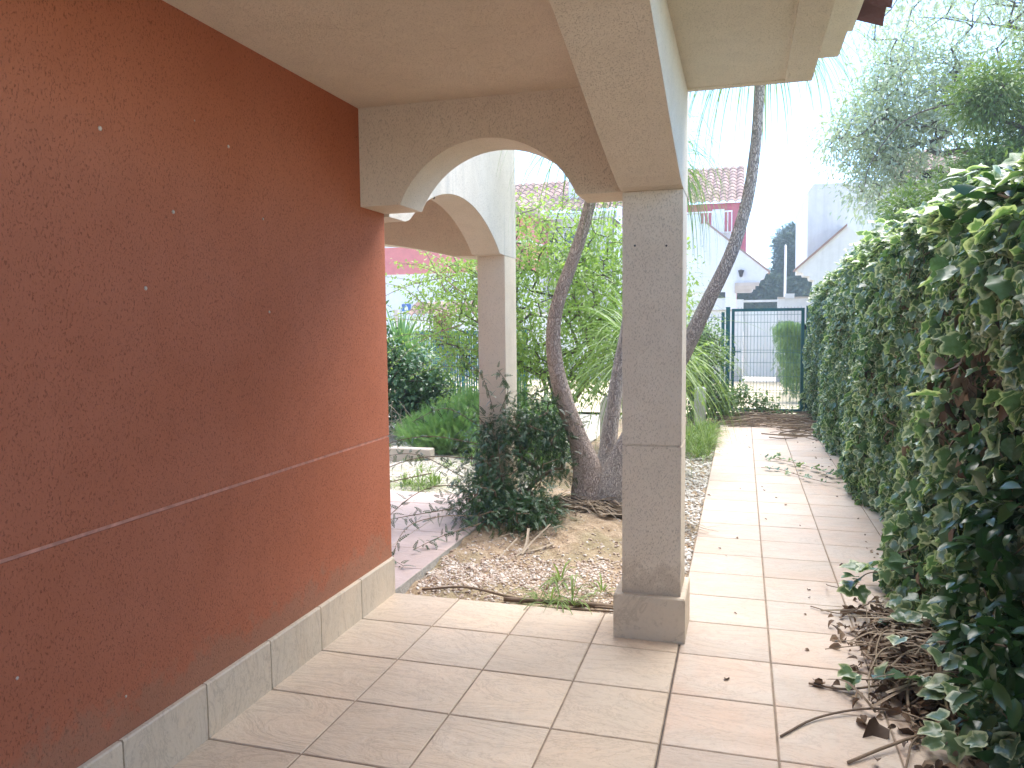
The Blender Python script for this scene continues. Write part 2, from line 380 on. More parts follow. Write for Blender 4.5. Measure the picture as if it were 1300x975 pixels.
# ------------------------------------------------------------------ ground and paving
def grid(x0, x1, nx, y0, y1, ny, h):
    X, Y = np.meshgrid(np.linspace(x0, x1, nx), np.linspace(y0, y1, ny)); Z = h(X, Y)
    V = np.stack([X, Y, Z], -1).reshape(-1, 3)
    i = np.arange((ny-1)*nx).reshape(ny-1, nx)[:, :-1].ravel()
    return V, np.stack([i, i+1, i+nx+1, i+nx], 1)
mb = MB(); mb.add([(-600, -600, -.30), (600, -600, -.30), (600, 900, -.30), (-600, 900, -.30)], [(0, 1, 2, 3)])
tag(mb.build('ground', GRAVEL), kind='structure')
# far hillside
mb = MB(); V, F = grid(-260, 260, 60, 130, 330, 24, lambda X, Y: -1+np.maximum(0, (Y-130)/200)**.8*(5+2*np.sin(X*.03)+1.5*np.sin(X*.011+2)))
mb.add(V, F); tag(mb.build('hills', plain('hillside', (.09, .12, .07), .95, .4, .05), smooth=True), kind='structure')

P0, PX, PY = .138, .402, 3.905
def bedz(X, Y):
    d2 = ((X+1.1)/.75)**2+((Y-6.0)/1.0)**2
    z = -.055+.15*np.exp(-d2)+.012*np.sin(X*7+Y*3)+.009*np.sin(X*17-Y*13)+.006*np.sin(X*41+Y*29)
    return z
def tiles(name, mat, xs, ys, z=0., g=.0036, holes=None, th=.02):
    mb = MB()
    for a, b_ in zip(xs[:-1], xs[1:]):
        for c, d in zip(ys[:-1], ys[1:]):
            if holes and holes((a+b_)/2, (c+d)/2): continue
            dz = random.uniform(-.0008, .0008)
            mb.tbox(a+g, b_-g, c+g, d-g, z-th, z+dz, .003, rnd=random.random())
    return mb.build(name, mat)
xs = [-1.872, -1.47, -1.068, -.666, -.2665]
ys = [PY-.4*k for k in range(18)][::-1]
patio = tag(tiles('patio', TILE, xs, ys), kind='structure')
xs2 = [-.2625, .138, .54, .942, 1.30]
ysp = [PY-.4*k for k in range(18)][::-1]
path = tag(tiles('path', PATHT, xs2, ysp), kind='structure')
xs3 = [-.292, .138, .54, .942, 1.30]
ysf = [PY+.4*k for k in range(22)]
tag(tiles('path', PATHT, xs3, ysf), kind='structure')
mb = MB(); mb.box(-1.872, -.266, -3.2, PY, -.30, -.0045); mb.box(-.262, 1.30, -3.2, PY, -.30, -.0045); mb.box(-.292, 1.30, PY, 12.3, -.30, -.0045)
tag(mb.build('paving_grout', GROUT), kind='structure')
mb = MB(); mb.box(-.2660, -.2621, -3.2, PY-.3, -.25, -.004); tag(mb.build('paving_joint', GAP), kind='structure')
# pink porch floor
PXE = -1.875
xs = [PXE-.40*k for k in range(12)][::-1]; ys = [3.925+.41*k for k in range(7)]
tag(tiles('porch_floor', PINKT, xs, ys, g=.0025), kind='structure')
mb = MB(); mb.box(xs[0], PXE, 3.925, ys[-1], -.30, -.004); tag(mb.build('porch_floor_base', MORTAR), kind='structure')
# soil bed
mb = MB(); V, F = grid(-1.874, -.293, 130, 3.906, 13.0, 420, bedz); mb.add(V, F)
tag(mb.build('soil_bed', SOIL, smooth=True), kind='structure')
mb = MB(); V, F = grid(-14, -1.875, 120, 6.386, 13.0, 70, lambda X, Y: -.06+.02*np.sin(X*2+Y)+.015*np.sin(X*5-Y*4)); mb.add(V, F)
tag(mb.build('gravel_ground', GRAVEL, smooth=True), kind='structure')
mb = MB(); V, F = grid(-40, 30, 40, 13.0, 20.45, 12, lambda X, Y: 0*X-.012); mb.add(V, F); tag(mb.build('lane_paving', PAVEY), kind='structure')
mb = MB(); V, F = grid(-40, 30, 10, 20.45, 45, 6, lambda X, Y: 0*X-.02); mb.add(V, F); tag(mb.build('yard_paving', plain('pale_paving', (.55, .52, .46), .9, .1, .8)), kind='structure')
mb = MB(); V, F = grid(-.293, 1.31, 30, 12.3, 13.0, 30, lambda X, Y: -.012+.006*np.sin(X*9+Y*7)); mb.add(V, F); tag(mb.build('path_end_soil', SOIL), kind='structure')
mb = MB(); V, F = grid(1.30, 30, 60, -6, 13.0, 50, lambda X, Y: -.02+.01*np.sin(X*3+Y)); mb.add(V, F); tag(mb.build('neighbour_ground', GRAVEL), kind='structure')

# pebbles
t_ = (1+sqrt(5))/2
ICO = norm(np.array([(-1, t_, 0), (1, t_, 0), (-1, -t_, 0), (1, -t_, 0), (0, -1, t_), (0, 1, t_), (0, -1, -t_), (0, 1, -t_), (t_, 0, -1), (t_, 0, 1), (-t_, 0, -1), (-t_, 0, 1)], float))
ICF = np.array([(0, 11, 5), (0, 5, 1), (0, 1, 7), (0, 7, 10), (0, 10, 11), (1, 5, 9), (5, 11, 4), (11, 10, 2), (10, 7, 6), (7, 1, 8), (3, 9, 4), (3, 4, 2), (3, 2, 6), (3, 6, 8), (3, 8, 9), (4, 9, 5), (2, 4, 11), (6, 2, 10), (8, 6, 7), (9, 8, 1)])
def stones(name, mat, X, Y, Z, S, label):
    mb = MB()
    for k in range(4):
        s = slice(k, None, 4); n = len(X[s])
        T = ICO*np.random.default_rng(k).uniform(.7, 1.2, (12, 1))*np.array([1, .75, .5])
        a = rng.uniform(0, 6.28, n); D = np.stack([np.cos(a), np.sin(a), rng.normal(0, .2, n)], 1)
        scatter(mb, (T, ICF, np.zeros(12)), np.stack([X[s], Y[s], Z[s]], 1), D, np.tile([0, 0, 1.], (n, 1))+rng.normal(0, .3, (n, 3)), S[s])
    return tag(mb.build(name, mat), label, 'pebbles', kind='stuff')
n = 5200
X = rng.uniform(-1.86, -.30, n*4); Y = np.where(rng.random(n*4) < .6, rng.uniform(3.92, 5.2, n*4), rng.uniform(5.2, 9.5, n*4))
dens = np.where(Y < 5.1, np.exp(-((Y-4.45)/.33)**2)*(.25+.75*(np.sin(X*5+1)*np.sin(Y*8+X*3) > -.4))+.06, .10)+np.where((X > -.62), .35, 0)*np.where(Y > 4.8, 1, .3)
kp = rng.random(n*4) < dens; X, Y = X[kp], Y[kp]
stones('pebbles', PEB, X, Y, bedz(X, Y)+.003, rng.gamma(3., .0022, len(X))+.003, 'loose pinkish pebbles scattered on the bare soil around the palm')
X = np.concatenate([rng.uniform(-6, -1.9, 9000), rng.uniform(-.62, -.30, 2600)]); Y = np.concatenate([6.41+rng.random(9000)**1.3*3.2, rng.uniform(4.7, 9.8, 2600)])
Z = np.where(X < -1.8, -.055, bedz(X, Y)+.004)
stones('gravel', PEBW, X, Y, Z, rng.gamma(3., .0034, len(X))+.005, 'pale gravel covering the ground beyond the porch floor and beside the path')

# ------------------------------------------------------------------ near house
house = empty('house', (-1.87, 3.9, 0), label='red walled house with cream arched porch and roof overhead', cat='house')
def hp(mb, name, mat, parent=None, smooth=False, label=None):
    o = mb.build(name, mat, None, smooth); o.parent = parent or house
    if parent is None: o.matrix_parent_inverse = Matrix.Translation((1.87, -3.9, 0))
    if label: o['label'] = label
    return o
GZ = .887
mb = MB(); mb.box(-6.5, -1.87, -3.2, 3.905, .0, GZ-.006); mb.box(-6.5, -1.87, -3.2, 3.905, GZ+.006, 5.4)
wall = hp(mb, 'wall', RED, label='rough red stucco wall with a horizontal groove')
mb = MB(); mb.box(-6.49, -1.873, -3.19, 3.901, GZ-.0058, GZ+.0058); hp(mb, 'groove', plain('groove_painted_highlight', (.62, .30, .21), .8, .25, 30), wall)  # paler red paints in the light caught by the groove's lower edge
mb = MB()
for k in range(18):
    y1 = PY-.4*k; y0 = y1-.4
    mb.add([(-1.8695, y0+.0035, .0), (-1.851, y0+.0035, .0), (-1.851, y1-.0035, .0), (-1.8695, y1-.0035, .0),
            (-1.8695, y0+.0035, .205), (-1.855, y0+.0035, .205), (-1.855, y1-.0035, .205), (-1.8695, y1-.0035, .205), (-1.851, y0+.0035, .199), (-1.851, y1-.0035, .199)],
           [(0, 1, 2, 3), (1, 8, 9, 2), (8, 5, 6, 9), (5, 4, 7, 6), (0, 4, 5, 8, 1), (3, 2, 9, 6, 7)], rnd=random.random())
hp(mb, 'skirting', SKIRT, wall)
mb = MB(); mb.box(-1.8698, -1.860, -3.2, 3.9045, -.01, .198); hp(mb, 'skirting_joint', GROUT, wall)
for (x, z, rr) in ((3.0, 0, 0),): pass
DOTS = []; FILL = plain('filler', (.62, .52, .44), .8)
def raypt(px, py, xp):
    d = f+r*(px-650)/987.88-u*(py-487.5)/987.88; t = xp/d[0]; return np.array([0, 0, 1.5])+d*t
for px, py, s in ((127, 163, 1.2), (290, 186, 1), (220, 269, 1.1), (334, 278, .8), (185, 366, 1.1), (342, 396, .9), (247, 153, .5), (160, 884, .7), (22, 861, .8)):
    q = raypt(px, py, -1.868); DOTS.append(q)
    mb = MB(); T = ICO*.0065*s*np.array([.5, 1, 1.1]); mb.add(T+q, ICF)
    hp(mb, 'filler_dot', FILL, wall, True)
# ceilings
mb = MB(); mb.box(-1.87, -.54, -3.2, 3.635, 2.588, 2.72); hp(mb, 'ceiling', CREAM, label='cream rendered ceiling')
# arch profile
def arch(x0, x1, zs, apex, n=28):
    a = (x1-x0)/2; h = apex-zs; R = (a*a+h*h)/(2*h); cz = apex-R; c = (x0+x1)/2; th = math.asin(min(1, a/R))
    return [(c+R*sin(t), cz+R*cos(t)) for t in np.linspace(-th, th, n)]
A1 = arch(-1.652, -.752, 2.10, 2.393)
poly = [(-1.87, 2.10)]+A1+[(-.54, 2.10), (-.54, 3.02), (-1.87, 3.5)]
mb = MB(); mb.prism(poly, 'y', 3.635, 3.915); hp(mb, 'arch_beam', CREAM, label='cream beam with a round arch between wall and column')
YA = [(3.64, 2.10), (3.54, 2.103), (3.42, 2.125), (3.2, 2.175), (2.93, 2.24), (2.6, 2.33), (2.3, 2.405), (1.9, 2.48), (1.4, 2.54), (.8, 2.57), (-3.2, 2.57)]
mb = MB(); mb.prism([(3.915, 2.10)]+YA+[(-3.2, 2.9), (3.915, 2.9)], 'x', -.54, -.262); hp(mb, 'side_beam', CREAM, label='cream beam whose underside curves up from the column')
# column
mb = MB(); CG = .925
mb.box(-.538, -.264, 3.642, 3.913, 0, CG-.004); mb.box(-.532, -.270, 3.648, 3.907, CG-.006, CG+.006); mb.box(-.538, -.264, 3.642, 3.913, CG+.004, 2.0985)
colm = hp(mb, 'column', CREAM, label='square cream stucco column with a tiled plinth')
mb = MB(); mb.tbox(-.575, -.240, 3.607, 3.948, -.02, .212, .006); 
hp(mb, 'plinth', SKIRT, colm)
mb = MB()
for px, py in ((806, 312), (846, 312)):
    d = f+r*(px-650)/987.88-u*(py-487.5)/987.88; t = 3.6425/d[1]; q = np.array([0, 0, 1.5])+d*t
    mb2 = MB(); mb2.add(ICO*.006*np.array([1, .4, 1])+q, ICF); hp(mb2, 'drill_hole', DARK, colm)
# overhang soffit and stepped cornice
mb = MB(); mb.box(-.262, .172, -3.2, 3.845, 2.597, 2.9); hp(mb, 'soffit', CREAM, label='cream soffit of the roof overhang')
mb = MB()
mb.box(.172, .290, -3.2, 3.88, 2.589, 2.685); mb.box(-.262, .172, 3.845, 3.88, 2.589, 2.9); mb.box(.172, .400, -3.2, 3.882, 2.685, 2.79); mb.box(.172, .456, -3.2, 3.884, 2.79, 2.835)
hp(mb, 'cornice', CREAM, label='stepped cream cornice under the eave')
# eave tiles over the cornice
roof = None
mb = MB(); mb.prism([(.456, 2.815), (.456, 2.82), (-1.87, 3.84), (-1.87, 3.0), (-.262, 2.9)], 'y', -3.2, 3.884); roof = hp(mb, 'roof', CREAM)
def tile_row(x_e, z_e, x_r, z_r, y0, y1, pitch=.21, amp=.035, nsub=6, crs=.36):
    """barrel tiles; eave at x_e, ridge at x_r, columns along y"""
    mb = MB(); L = sqrt((x_r-x_e)**2+(z_r-z_e)**2); nc = max(1, int(L/crs)); ny = int((y1-y0)/pitch+.01)
    for j in range(ny):
        for i in range(nc):
            a, b_ = i/nc, (i+1.15)/nc; rows = []
            for q, t in enumerate((a, b_)):
                for k in range(nsub+1):
                    ph = k/nsub; y = y0+(j+ph)*pitch; zz = amp*sin(pi*ph)*1.6-(.0 if q == 0 else .02)
                    rows.append((x_e+(x_r-x_e)*t, y, z_e+(z_r-z_e)*t+zz+.02*(1-q)))
            base = [(p[0], p[1], p[2]-.014) for p in rows]
            n1 = nsub+1; F = []
            for k in range(nsub): F += [(k, k+1, n1+k+1, n1+k), (2*n1+k, 3*n1+k, 3*n1+k+1, 2*n1+k+1), (k, 2*n1+k, 2*n1+k+1, k+1)]
            mb.add(rows+base, F, rnd=random.random())
    return mb
hp(tile_row(.585, 2.80, -1.87, 3.93, 3.912-34*.21, 3.913), 'roof_tiles', ROOFN, roof)
mb = MB()
for j in range(17):
    y = -3.1+j*.42; mb.tube([(.59, y, 2.872), (.30, y, 2.985)], .05, 8)
# far porch (beyond the red wall)
A2 = arch(4.13, 5.93, 2.06, 2.362)
mb = MB(); mb.prism([(3.918, 2.085), (4.13, 2.085)]+A2[1:-1]+[(5.93, 2.055), (6.06, 2.05), (6.385, 2.05), (6.385, 5.4), (3.918, 5.4)], 'x', -2.08, -1.853)
aw2 = hp(mb, 'arched_wall', CREAM)
mb = MB(); mb.prism([(3.918, 2.085), (4.13, 2.085)]+A2[1:-1]+[(5.93, 2.055), (6.06, 2.05), (6.385, 2.05), (6.385, 5.4), (3.918, 5.4)], 'x', -1.853, -1.845)
aw = hp(mb, 'wall_render', WHITEST, aw2, label='pale rain streaked wall with an arch, over the second column')
def patch_tan(): pass
mb = MB(); mb.box(-2.079, -1.847, 6.062, 6.383, -.02, .921); mb.box(-2.073, -1.853, 6.068, 6.377, .919, .931); mb.box(-2.079, -1.847, 6.062, 6.383, .929, 2.0485)
hp(mb, 'column', CREAM, label='second square column, standing on the pink porch floor')
A3 = [(-4.6, 2.056), (-4.3, 2.14), (-3.9, 2.21), (-3.4, 2.225), (-2.9, 2.18), (-2.67, 2.142), (-2.46, 2.098), (-2.29, 2.056)]
mb = MB(); mb.prism([(-6.5, 2.056), (-4.6, 2.056)]+A3[1:-1]+[(-2.29, 2.056), (-2.08, 2.05), (-2.08, 2.9), (-6.5, 2.9)], 'y', 6.062, 6.385)
hp(mb, 'porch_beam', CREAM)
mb = MB(); mb.box(-6.5, -2.08, 3.918, 6.062, 2.62, 2.9); hp(mb, 'porch_ceiling', CREAM)
mb = MB(); mb.box(-6.5, -2.08, 4.0, 6.385, 2.9, 5.4); hp(mb, 'upper_wall', FARWHITE)
mb = MB(); mb.prism([(-6.9, 5.4), (-1.4, 5.4), (-1.4, 5.5), (-4.1, 6.7), (-6.9, 5.5)], 'y', -3.4, 6.7); hp(mb, 'upper_roof', ROOFT)
# hook under the arch
q = np.array([-1.96, 4.85, 2.355])
mb = MB(); mb.tube([q+np.array([0, .012*cos(a), -.012+.012*sin(a)-.006]) for a in np.linspace(1.6, -2.2, 10)], .003, 6); hp(mb, 'hook', DARK, aw, True)

# ------------------------------------------------------------------ plants: helpers
def dirs(n, bias=(0, 0, 0), s=1.):
    return norm(rng.normal(0, s, (n, 3))+np.array(bias))
def branches(mb, nodes, par, rad, k=5):
    for i, p in enumerate(par):
        if p < 0: continue
        a, b_ = nodes[p], nodes[i]; ra, rb = rad[p], rad[i]
        ra = min(ra, rb*1.6)
        kk = k if rb > .02 else 3
        T = norm(b_-a); ref = np.array([0, 0, 1.]) if abs(T[2]) < .9 else np.array([1., 0, 0]); A = norm(np.cross(T, ref)); B = np.cross(T, A)
        an = 2*pi*np.arange(kk)/kk; c = np.cos(an)[:, None]*A+np.sin(an)[:, None]*B
        V = np.vstack([a+c*ra, b_+T*rb*.3+c*rb])
        mb.add(V, [(j, (j+1) % kk, kk+(j+1) % kk, kk+j) for j in range(kk)], rnd=.4)
def grow(trunk, targets, step=.3, jit=.06, rmin=.004, power=.45, sag=.0):
    nodes = [np.array(p, float) for p in trunk]; par = [i-1 for i in range(len(trunk))]
    top = nodes[-1]; targets = sorted(targets, key=lambda q: np.linalg.norm(q-top)); tips = []
    for q in targets:
        A = np.array(nodes); d = np.linalg.norm(A-q, axis=1)+.6*np.maximum(0, A[:, 2]-q[2])
        d[:max(1, len(trunk)//2)] += 1.5
        i = int(np.argmin(d)); a = nodes[i]; L = np.linalg.norm(q-a); m = max(1, int(L/step))
        mid = (a+q)/2+rng.normal(0, jit*L*1.2, 3)+np.array([0, 0, sag*L])
        for t in range(1, m+1):
            s = t/m; p = (1-s)**2*a+2*s*(1-s)*mid+s*s*q+(rng.normal(0, jit*.3, 3) if t < m else 0)
            nodes.append(p); par.append(i); i = len(nodes)-1
        tips.append(i)
    cnt = np.zeros(len(nodes))
    for i in tips: cnt[i] += 1
    for i in range(len(nodes)-1, 0, -1): cnt[par[i]] += cnt[i]
    rad = rmin*np.maximum(cnt, 1)**power
    return np.array(nodes), par, rad, tips
def ellip(n, c, rr, shell=.5):
    d = norm(rng.normal(0, 1, (n, 3))); return np.array(c)+d*np.array(rr)*(shell+(1-shell)*rng.random((n, 1))**.5)
def foliage(mb, centres, per, spread, tm, size, droop=.2, rnd_c=True):
    C = np.repeat(np.asarray(centres), per, 0); n = len(C)
    P = C+rng.normal(0, 1, (n, 3))*np.asarray(spread)
    D = norm(P-C+rng.normal(0, .04, (n, 3)))+np.array([0, 0, -droop])+rng.normal(0, .35, (n, 3))
    Nn = rng.normal(0, .5, (n, 3))+np.array([0, 0, 1.])
    base = np.repeat(rng.random(len(centres)), per) if rnd_c else .5
    scatter(mb, tm, P, D, Nn, size*rng.uniform(.6, 1.25, n), np.clip(base*.6+.4*rng.random(n), 0, 1))
def tree(name, loc, trunk, ells, n_t, per, spread, tm, size, lm, bm, label, cat='tree', group=None, rmin=.005, droop=.2, step=.3, twigs=True, power=.45, jit=.06, parent_names=('trunk', 'crown')):
    root = empty(name, loc, label=label, cat=cat, group=group); inv = Matrix.Translation([-c for c in loc])
    tot = sum(e[2] for e in ells); T = []
    for c, rr, wt in ells: T += list(ellip(max(1, int(n_t*wt/tot)), c, rr))
    nodes, par, rad, tips = grow(trunk, T, rmin=rmin, step=step, power=power, jit=jit)
    mb = MB(); branches(mb, nodes, par, rad)
    o = mb.build(parent_names[0], bm, root, True); o.matrix_parent_inverse = inv
    mb = MB(); foliage(mb, T, per, spread, tm, size, droop)
    o = mb.build(parent_names[1], lm, root); o.matrix_parent_inverse = inv
    return root

# ------------------------------------------------------------------ ivy hedge
def hsm(y, z): return (np.sin(y*2.3+z*1.7)+np.sin(y*5.1-z*3.3+1)*.6+np.sin(y*9.7+z*7.9+2)*.35+np.sin(y*17+z*19)*.2)
def htop(y): return np.interp(y, [-2, 3.0, 3.8, 4.6, 6, 7.2, 9.6, 12.7, 13.2], [1.95, 2.02, 2.10, 2.10, 2.14, 2.18, 2.08, 1.92, 1.85])+.035*np.sin(y*6)+.03*np.sin(y*13+1)
def hface(y, z):
    base = np.interp(y, [-2, 3, 5, 8, 12, 13.2], [.90, .93, .96, .99, 1.02, .99])
    low = np.interp(y, [2, 3, 3.8, 4.6, 5.4, 13], [.0, .10, .20, .10, .02, .0])*np.exp(-(z/.35)**2)
    shoulder = .30*np.maximum(0, (z-(htop(y)-.38))/.38)**2
    return base-low+shoulder+.062*hsm(y, z)
def ivy_leaves(mb, y0, y1, dens, smin, smax, depth=.30):
    n = int((y1-y0)*2.1*dens); y = rng.uniform(y0, y1, n); z = rng.random(n)**1.0*htop(y)
    dp = rng.random(n)**1.3*depth; x = hface(y, z)+dp
    th = htop(y)
    hole = np.exp(-((y-3.55)/.32)**2-((z-1.15)/.35)**2)*.75+np.clip(hsm(y*1.7+3, z*1.9)-.9, 0, 1)*.5
    k_ = rng.random(n) > hole; x, y, z, th = x[k_], y[k_], z[k_], th[k_]; n = len(x)
    P = np.stack([x, y, z], 1)
    up = np.clip((z-(th-.35))/.35, 0, 1)[:, None]
    Nn = np.array([-1, -.15, .55])+up*np.array([.3, 0, 1.0])+rng.normal(0, .75, (n, 3))
    D = np.array([-.35, -.1, -.9])*(1-up)+up*np.array([-.9, 0, .1])+rng.normal(0, .6, (n, 3))
    S = rng.uniform(smin*.7, smax, n)*np.where(rng.random(n) < .10, 1.5, 1.)
    R = rng.random(n)
    for k in range(4): scatter(mb, IVY[k], P[k::4], D[k::4], Nn[k::4], S[k::4], R[k::4])
def ivy_top(mb, y0, y1, dens, smin, smax):
    n = int((y1-y0)*.9*dens); y = rng.uniform(y0, y1, n); x = 1.02+rng.random(n)*.75; z = htop(y)-.10*rng.random(n)**.7+.03*np.sin(x*9+y*4)-.25*np.maximum(0, x-1.45)
    P = np.stack([x, y, z+rng.exponential(.025, n)], 1); a = rng.uniform(0, 6.28, n)
    D = np.stack([np.cos(a), np.sin(a), rng.normal(0, .3, n)], 1); Nn = np.array([-.2, -.2, 1])+rng.normal(0, .4, (n, 3)); S = rng.uniform(smin, smax, n); R = rng.random(n)*.6+.4
    for k in range(4): scatter(mb, IVY[k], P[k::4], D[k::4], Nn[k::4], S[k::4], R[k::4])
hedge = empty('ivy_hedge', (1.2, 6, 0), label='long variegated ivy hedge running along the right side of the path', cat='hedge'); hinv = Matrix.Translation((-1.2, -6, 0))
mb = MB()
ivy_leaves(mb, 2.3, 5.0, 2500, .055, .10, .36); ivy_leaves(mb, 5.0, 8.5, 2900, .045, .08); ivy_leaves(mb, 8.5, 13.2, 2900, .04, .07); ivy_leaves(mb, -2, 2.3, 420, .09, .15, .4)
ivy_top(mb, 2.3, 5, 900, .08, .14); ivy_top(mb, 5, 13.2, 800, .06, .11); ivy_top(mb, -2, 2.3, 300, .09, .14)
# back face
n = 7000; y = rng.uniform(-2, 13.2, n); z = rng.random(n)*htop(y); P = np.stack([1.75+rng.normal(0, .05, n), y, z], 1)
scatter(mb, IVY[0], P, np.array([.3, 0, -.9])+rng.normal(0, .4, (n, 3)), np.array([1, 0, .4])+rng.normal(0, .4, (n, 3)), rng.uniform(.08, .15, n))
o = mb.build('leaves', IVYM, hedge); o.matrix_parent_inverse = hinv
# stems and dry matter inside the hedge
mb = MB()
for i in range(620):
    y0_ = rng.uniform(-1, 13) if i > 260 else rng.uniform(2.8, 6); L = rng.uniform(.5, 1.6); z0_ = rng.uniform(0, 1.4); pts = []
    yy, zz = y0_, z0_
    for k in range(7):
        zz = min(zz+L/7*rng.uniform(.3, 1.2), htop(yy)-.05); yy += rng.normal(0, .07); xo = hface(yy, zz)+rng.uniform(.03, .22)
        pts.append((xo, yy, zz))
    mb.tube(bez(pts, 14), rng.uniform(.0025, .006), 4, rnd=rng.random())
for i in range(90):
    y0_ = -1+i*.16; mb.tube(bez([(1.32+rng.normal(0, .03), y0_+rng.normal(0, .06), z) for z in (0, .5, 1, 1.5, 1.95)], 12), np.linspace(.02, .008, 12), 5, rnd=.2)
o = mb.build('stems', TWIG, hedge, True); o.matrix_parent_inverse = hinv
mb = MB()
nd = 900; y = np.concatenate([rng.normal(3.55, .22, 420), rng.uniform(2.8, 7, 480)]); z = np.concatenate([rng.normal(1.15, .28, 420), rng.random(480)**1.6*1.8]); x = hface(y, z)+rng.uniform(.02, .16, nd)
scatter(mb, t_oval(.3, .6, .6), np.stack([x, y, z], 1), np.array([-.2, 0, -1])+rng.normal(0, .5, (nd, 3)), np.array([-1, 0, .2])+rng.normal(0, .6, (nd, 3)), rng.uniform(.05, .11, nd))
o = mb.build('dead_leaves', DEADLEAF, hedge, True); o.matrix_parent_inverse = hinv

# chain link / mesh fence inside the hedge carrying it
hf = empty('mesh_fence', (1.45, 6, 0), label='green wire mesh fence buried inside the ivy hedge', cat='fence'); finv = Matrix.Translation((-1.45, -6, 0))
for k in range(7):
    mb = MB(); y = -1.8+k*2.45; mb.tube([(1.45, y, -.1), (1.45, y, 1.7)], .024, 8); o = mb.build('post', TEAL, hf); o.matrix_parent_inverse = finv
mb = MB()
for k in range(8): mb.box(1.449, 1.451, -2, 13, .1+k*.2, .103+k*.2)
for k in range(150): mb.box(1.4515, 1.4535, -2+k*.1, -1.997+k*.1, .05, 1.6)
o = mb.build('wire_mesh', STEEL, hf); o.matrix_parent_inverse = finv

# broad glossy shrub, lower right
def cluster_shrub(name, centre_list, per, tm, size, lm, bm, base, label, cat='shrub', spread=.06, droop=.3, rmin=.003, group=None, smooth=False, jit=.06):
    root = empty(name, base, label=label, cat=cat, group=group); inv = Matrix.Translation([-c for c in base]); T = []
    for c, rr, k in centre_list: T += list(ellip(k, c, rr, .35))
    T = [q for q in T if q[2] > .02]
    nodes, par, rad, tips = grow([base, (base[0], base[1], base[2]+.05), (base[0], base[1], base[2]+.12)], T, rmin=rmin, step=.12, jit=jit)
    mb = MB(); branches(mb, nodes, par, rad, 4); o = mb.build('stems', bm, root, True); o.matrix_parent_inverse = inv
    mb = MB(); foliage(mb, T, per, spread, tm, size, droop); o = mb.build('leaves', lm, root, smooth); o.matrix_parent_inverse = inv
    return root
cluster_shrub('laurel_shrub', [((.99, 3.30, .45), (.13, .35, .45), 60), ((.93, 2.95, .2), (.12, .25, .3), 30), ((1.0, 3.5, .85), (.10, .22, .25), 26)], 16, t_oval(.24, .3, .25), .085, PLAINL, TWIG, (1.1, 3.3, 0), 'dark glossy plain green shrub growing in front of the ivy at lower right', spread=.045)
cluster_shrub('laurel_shrub', [((1.14, 3.6, 1.93), (.2, .25, .12), 30), ((1.3, 4.3, 2.02), (.25, .3, .1), 24)], 10, t_oval(.26, .3, .25), .095, PLAINL, TWIG, (1.3, 3.9, .0), 'dark oval leaved shrub poking out of the hedge top at upper right', spread=.05)

# ------------------------------------------------------------------ ponytail palms
def crown(mb, c, n, L, wid, el=(.1, 1.3), droop=1.0, pts=12, aim=None, spread=6.283, rj=.25):
    for i in range(n):
        a = rng.uniform(0, 6.283) if aim is None else aim+rng.uniform(-spread/2, spread/2); e = rng.uniform(*el); LL = L*rng.uniform(1-rj*1.5, 1+rj)
        d = np.array([cos(a)*cos(e), sin(a)*cos(e), sin(e)]); p = np.array(c, float)+d*.03; P = [p.copy()]
        st = LL/pts; dr = droop*rng.uniform(.7, 1.3)
        for k in range(pts):
            d = norm(d+np.array([0, 0, -dr*st/LL*2.2*(.4+k/pts)])); p = p+d*st; P.append(p.copy())
        wd = wid*rng.uniform(.7, 1.2)*np.concatenate([np.linspace(.8, 1, 3), np.linspace(1, .12, len(P)-3)])
        ribbon(mb, P, wd, rnd=rng.random())
def ponytail(name, base, stems, crowns, label):
    root = empty(name, base, label=label, cat='palm tree'); inv = Matrix.Translation([-c for c in base])
    for si, (pts, rr) in enumerate(stems):
        C = bez(pts, 44); R = np.interp(np.linspace(0, 1, len(C)), np.linspace(0, 1, len(rr)), rr)
        mb = MB(); k = 26; mb.tube(C, R, k)
        V = mb.v[0]; ang = np.tile(np.arange(k), len(C))*2*pi/k; zz = np.repeat(np.arange(len(C)), k)
        cc = np.repeat(C, k, 0); V[:] = cc+(V-cc)*(1+.05*np.sin(ang*3+zz*.25)+.04*np.sin(ang*7+zz*.6)+rng.normal(0, .012, len(V)))[:, None]
        o = mb.build('trunk', BARK if si == 0 else BARKP, root, True); o.matrix_parent_inverse = inv
    for kw in crowns:
        mb = MB()
        for q in kw: crown(mb, **q)
        o = mb.build('crown', STRAP, root); o.matrix_parent_inverse = inv
    return root
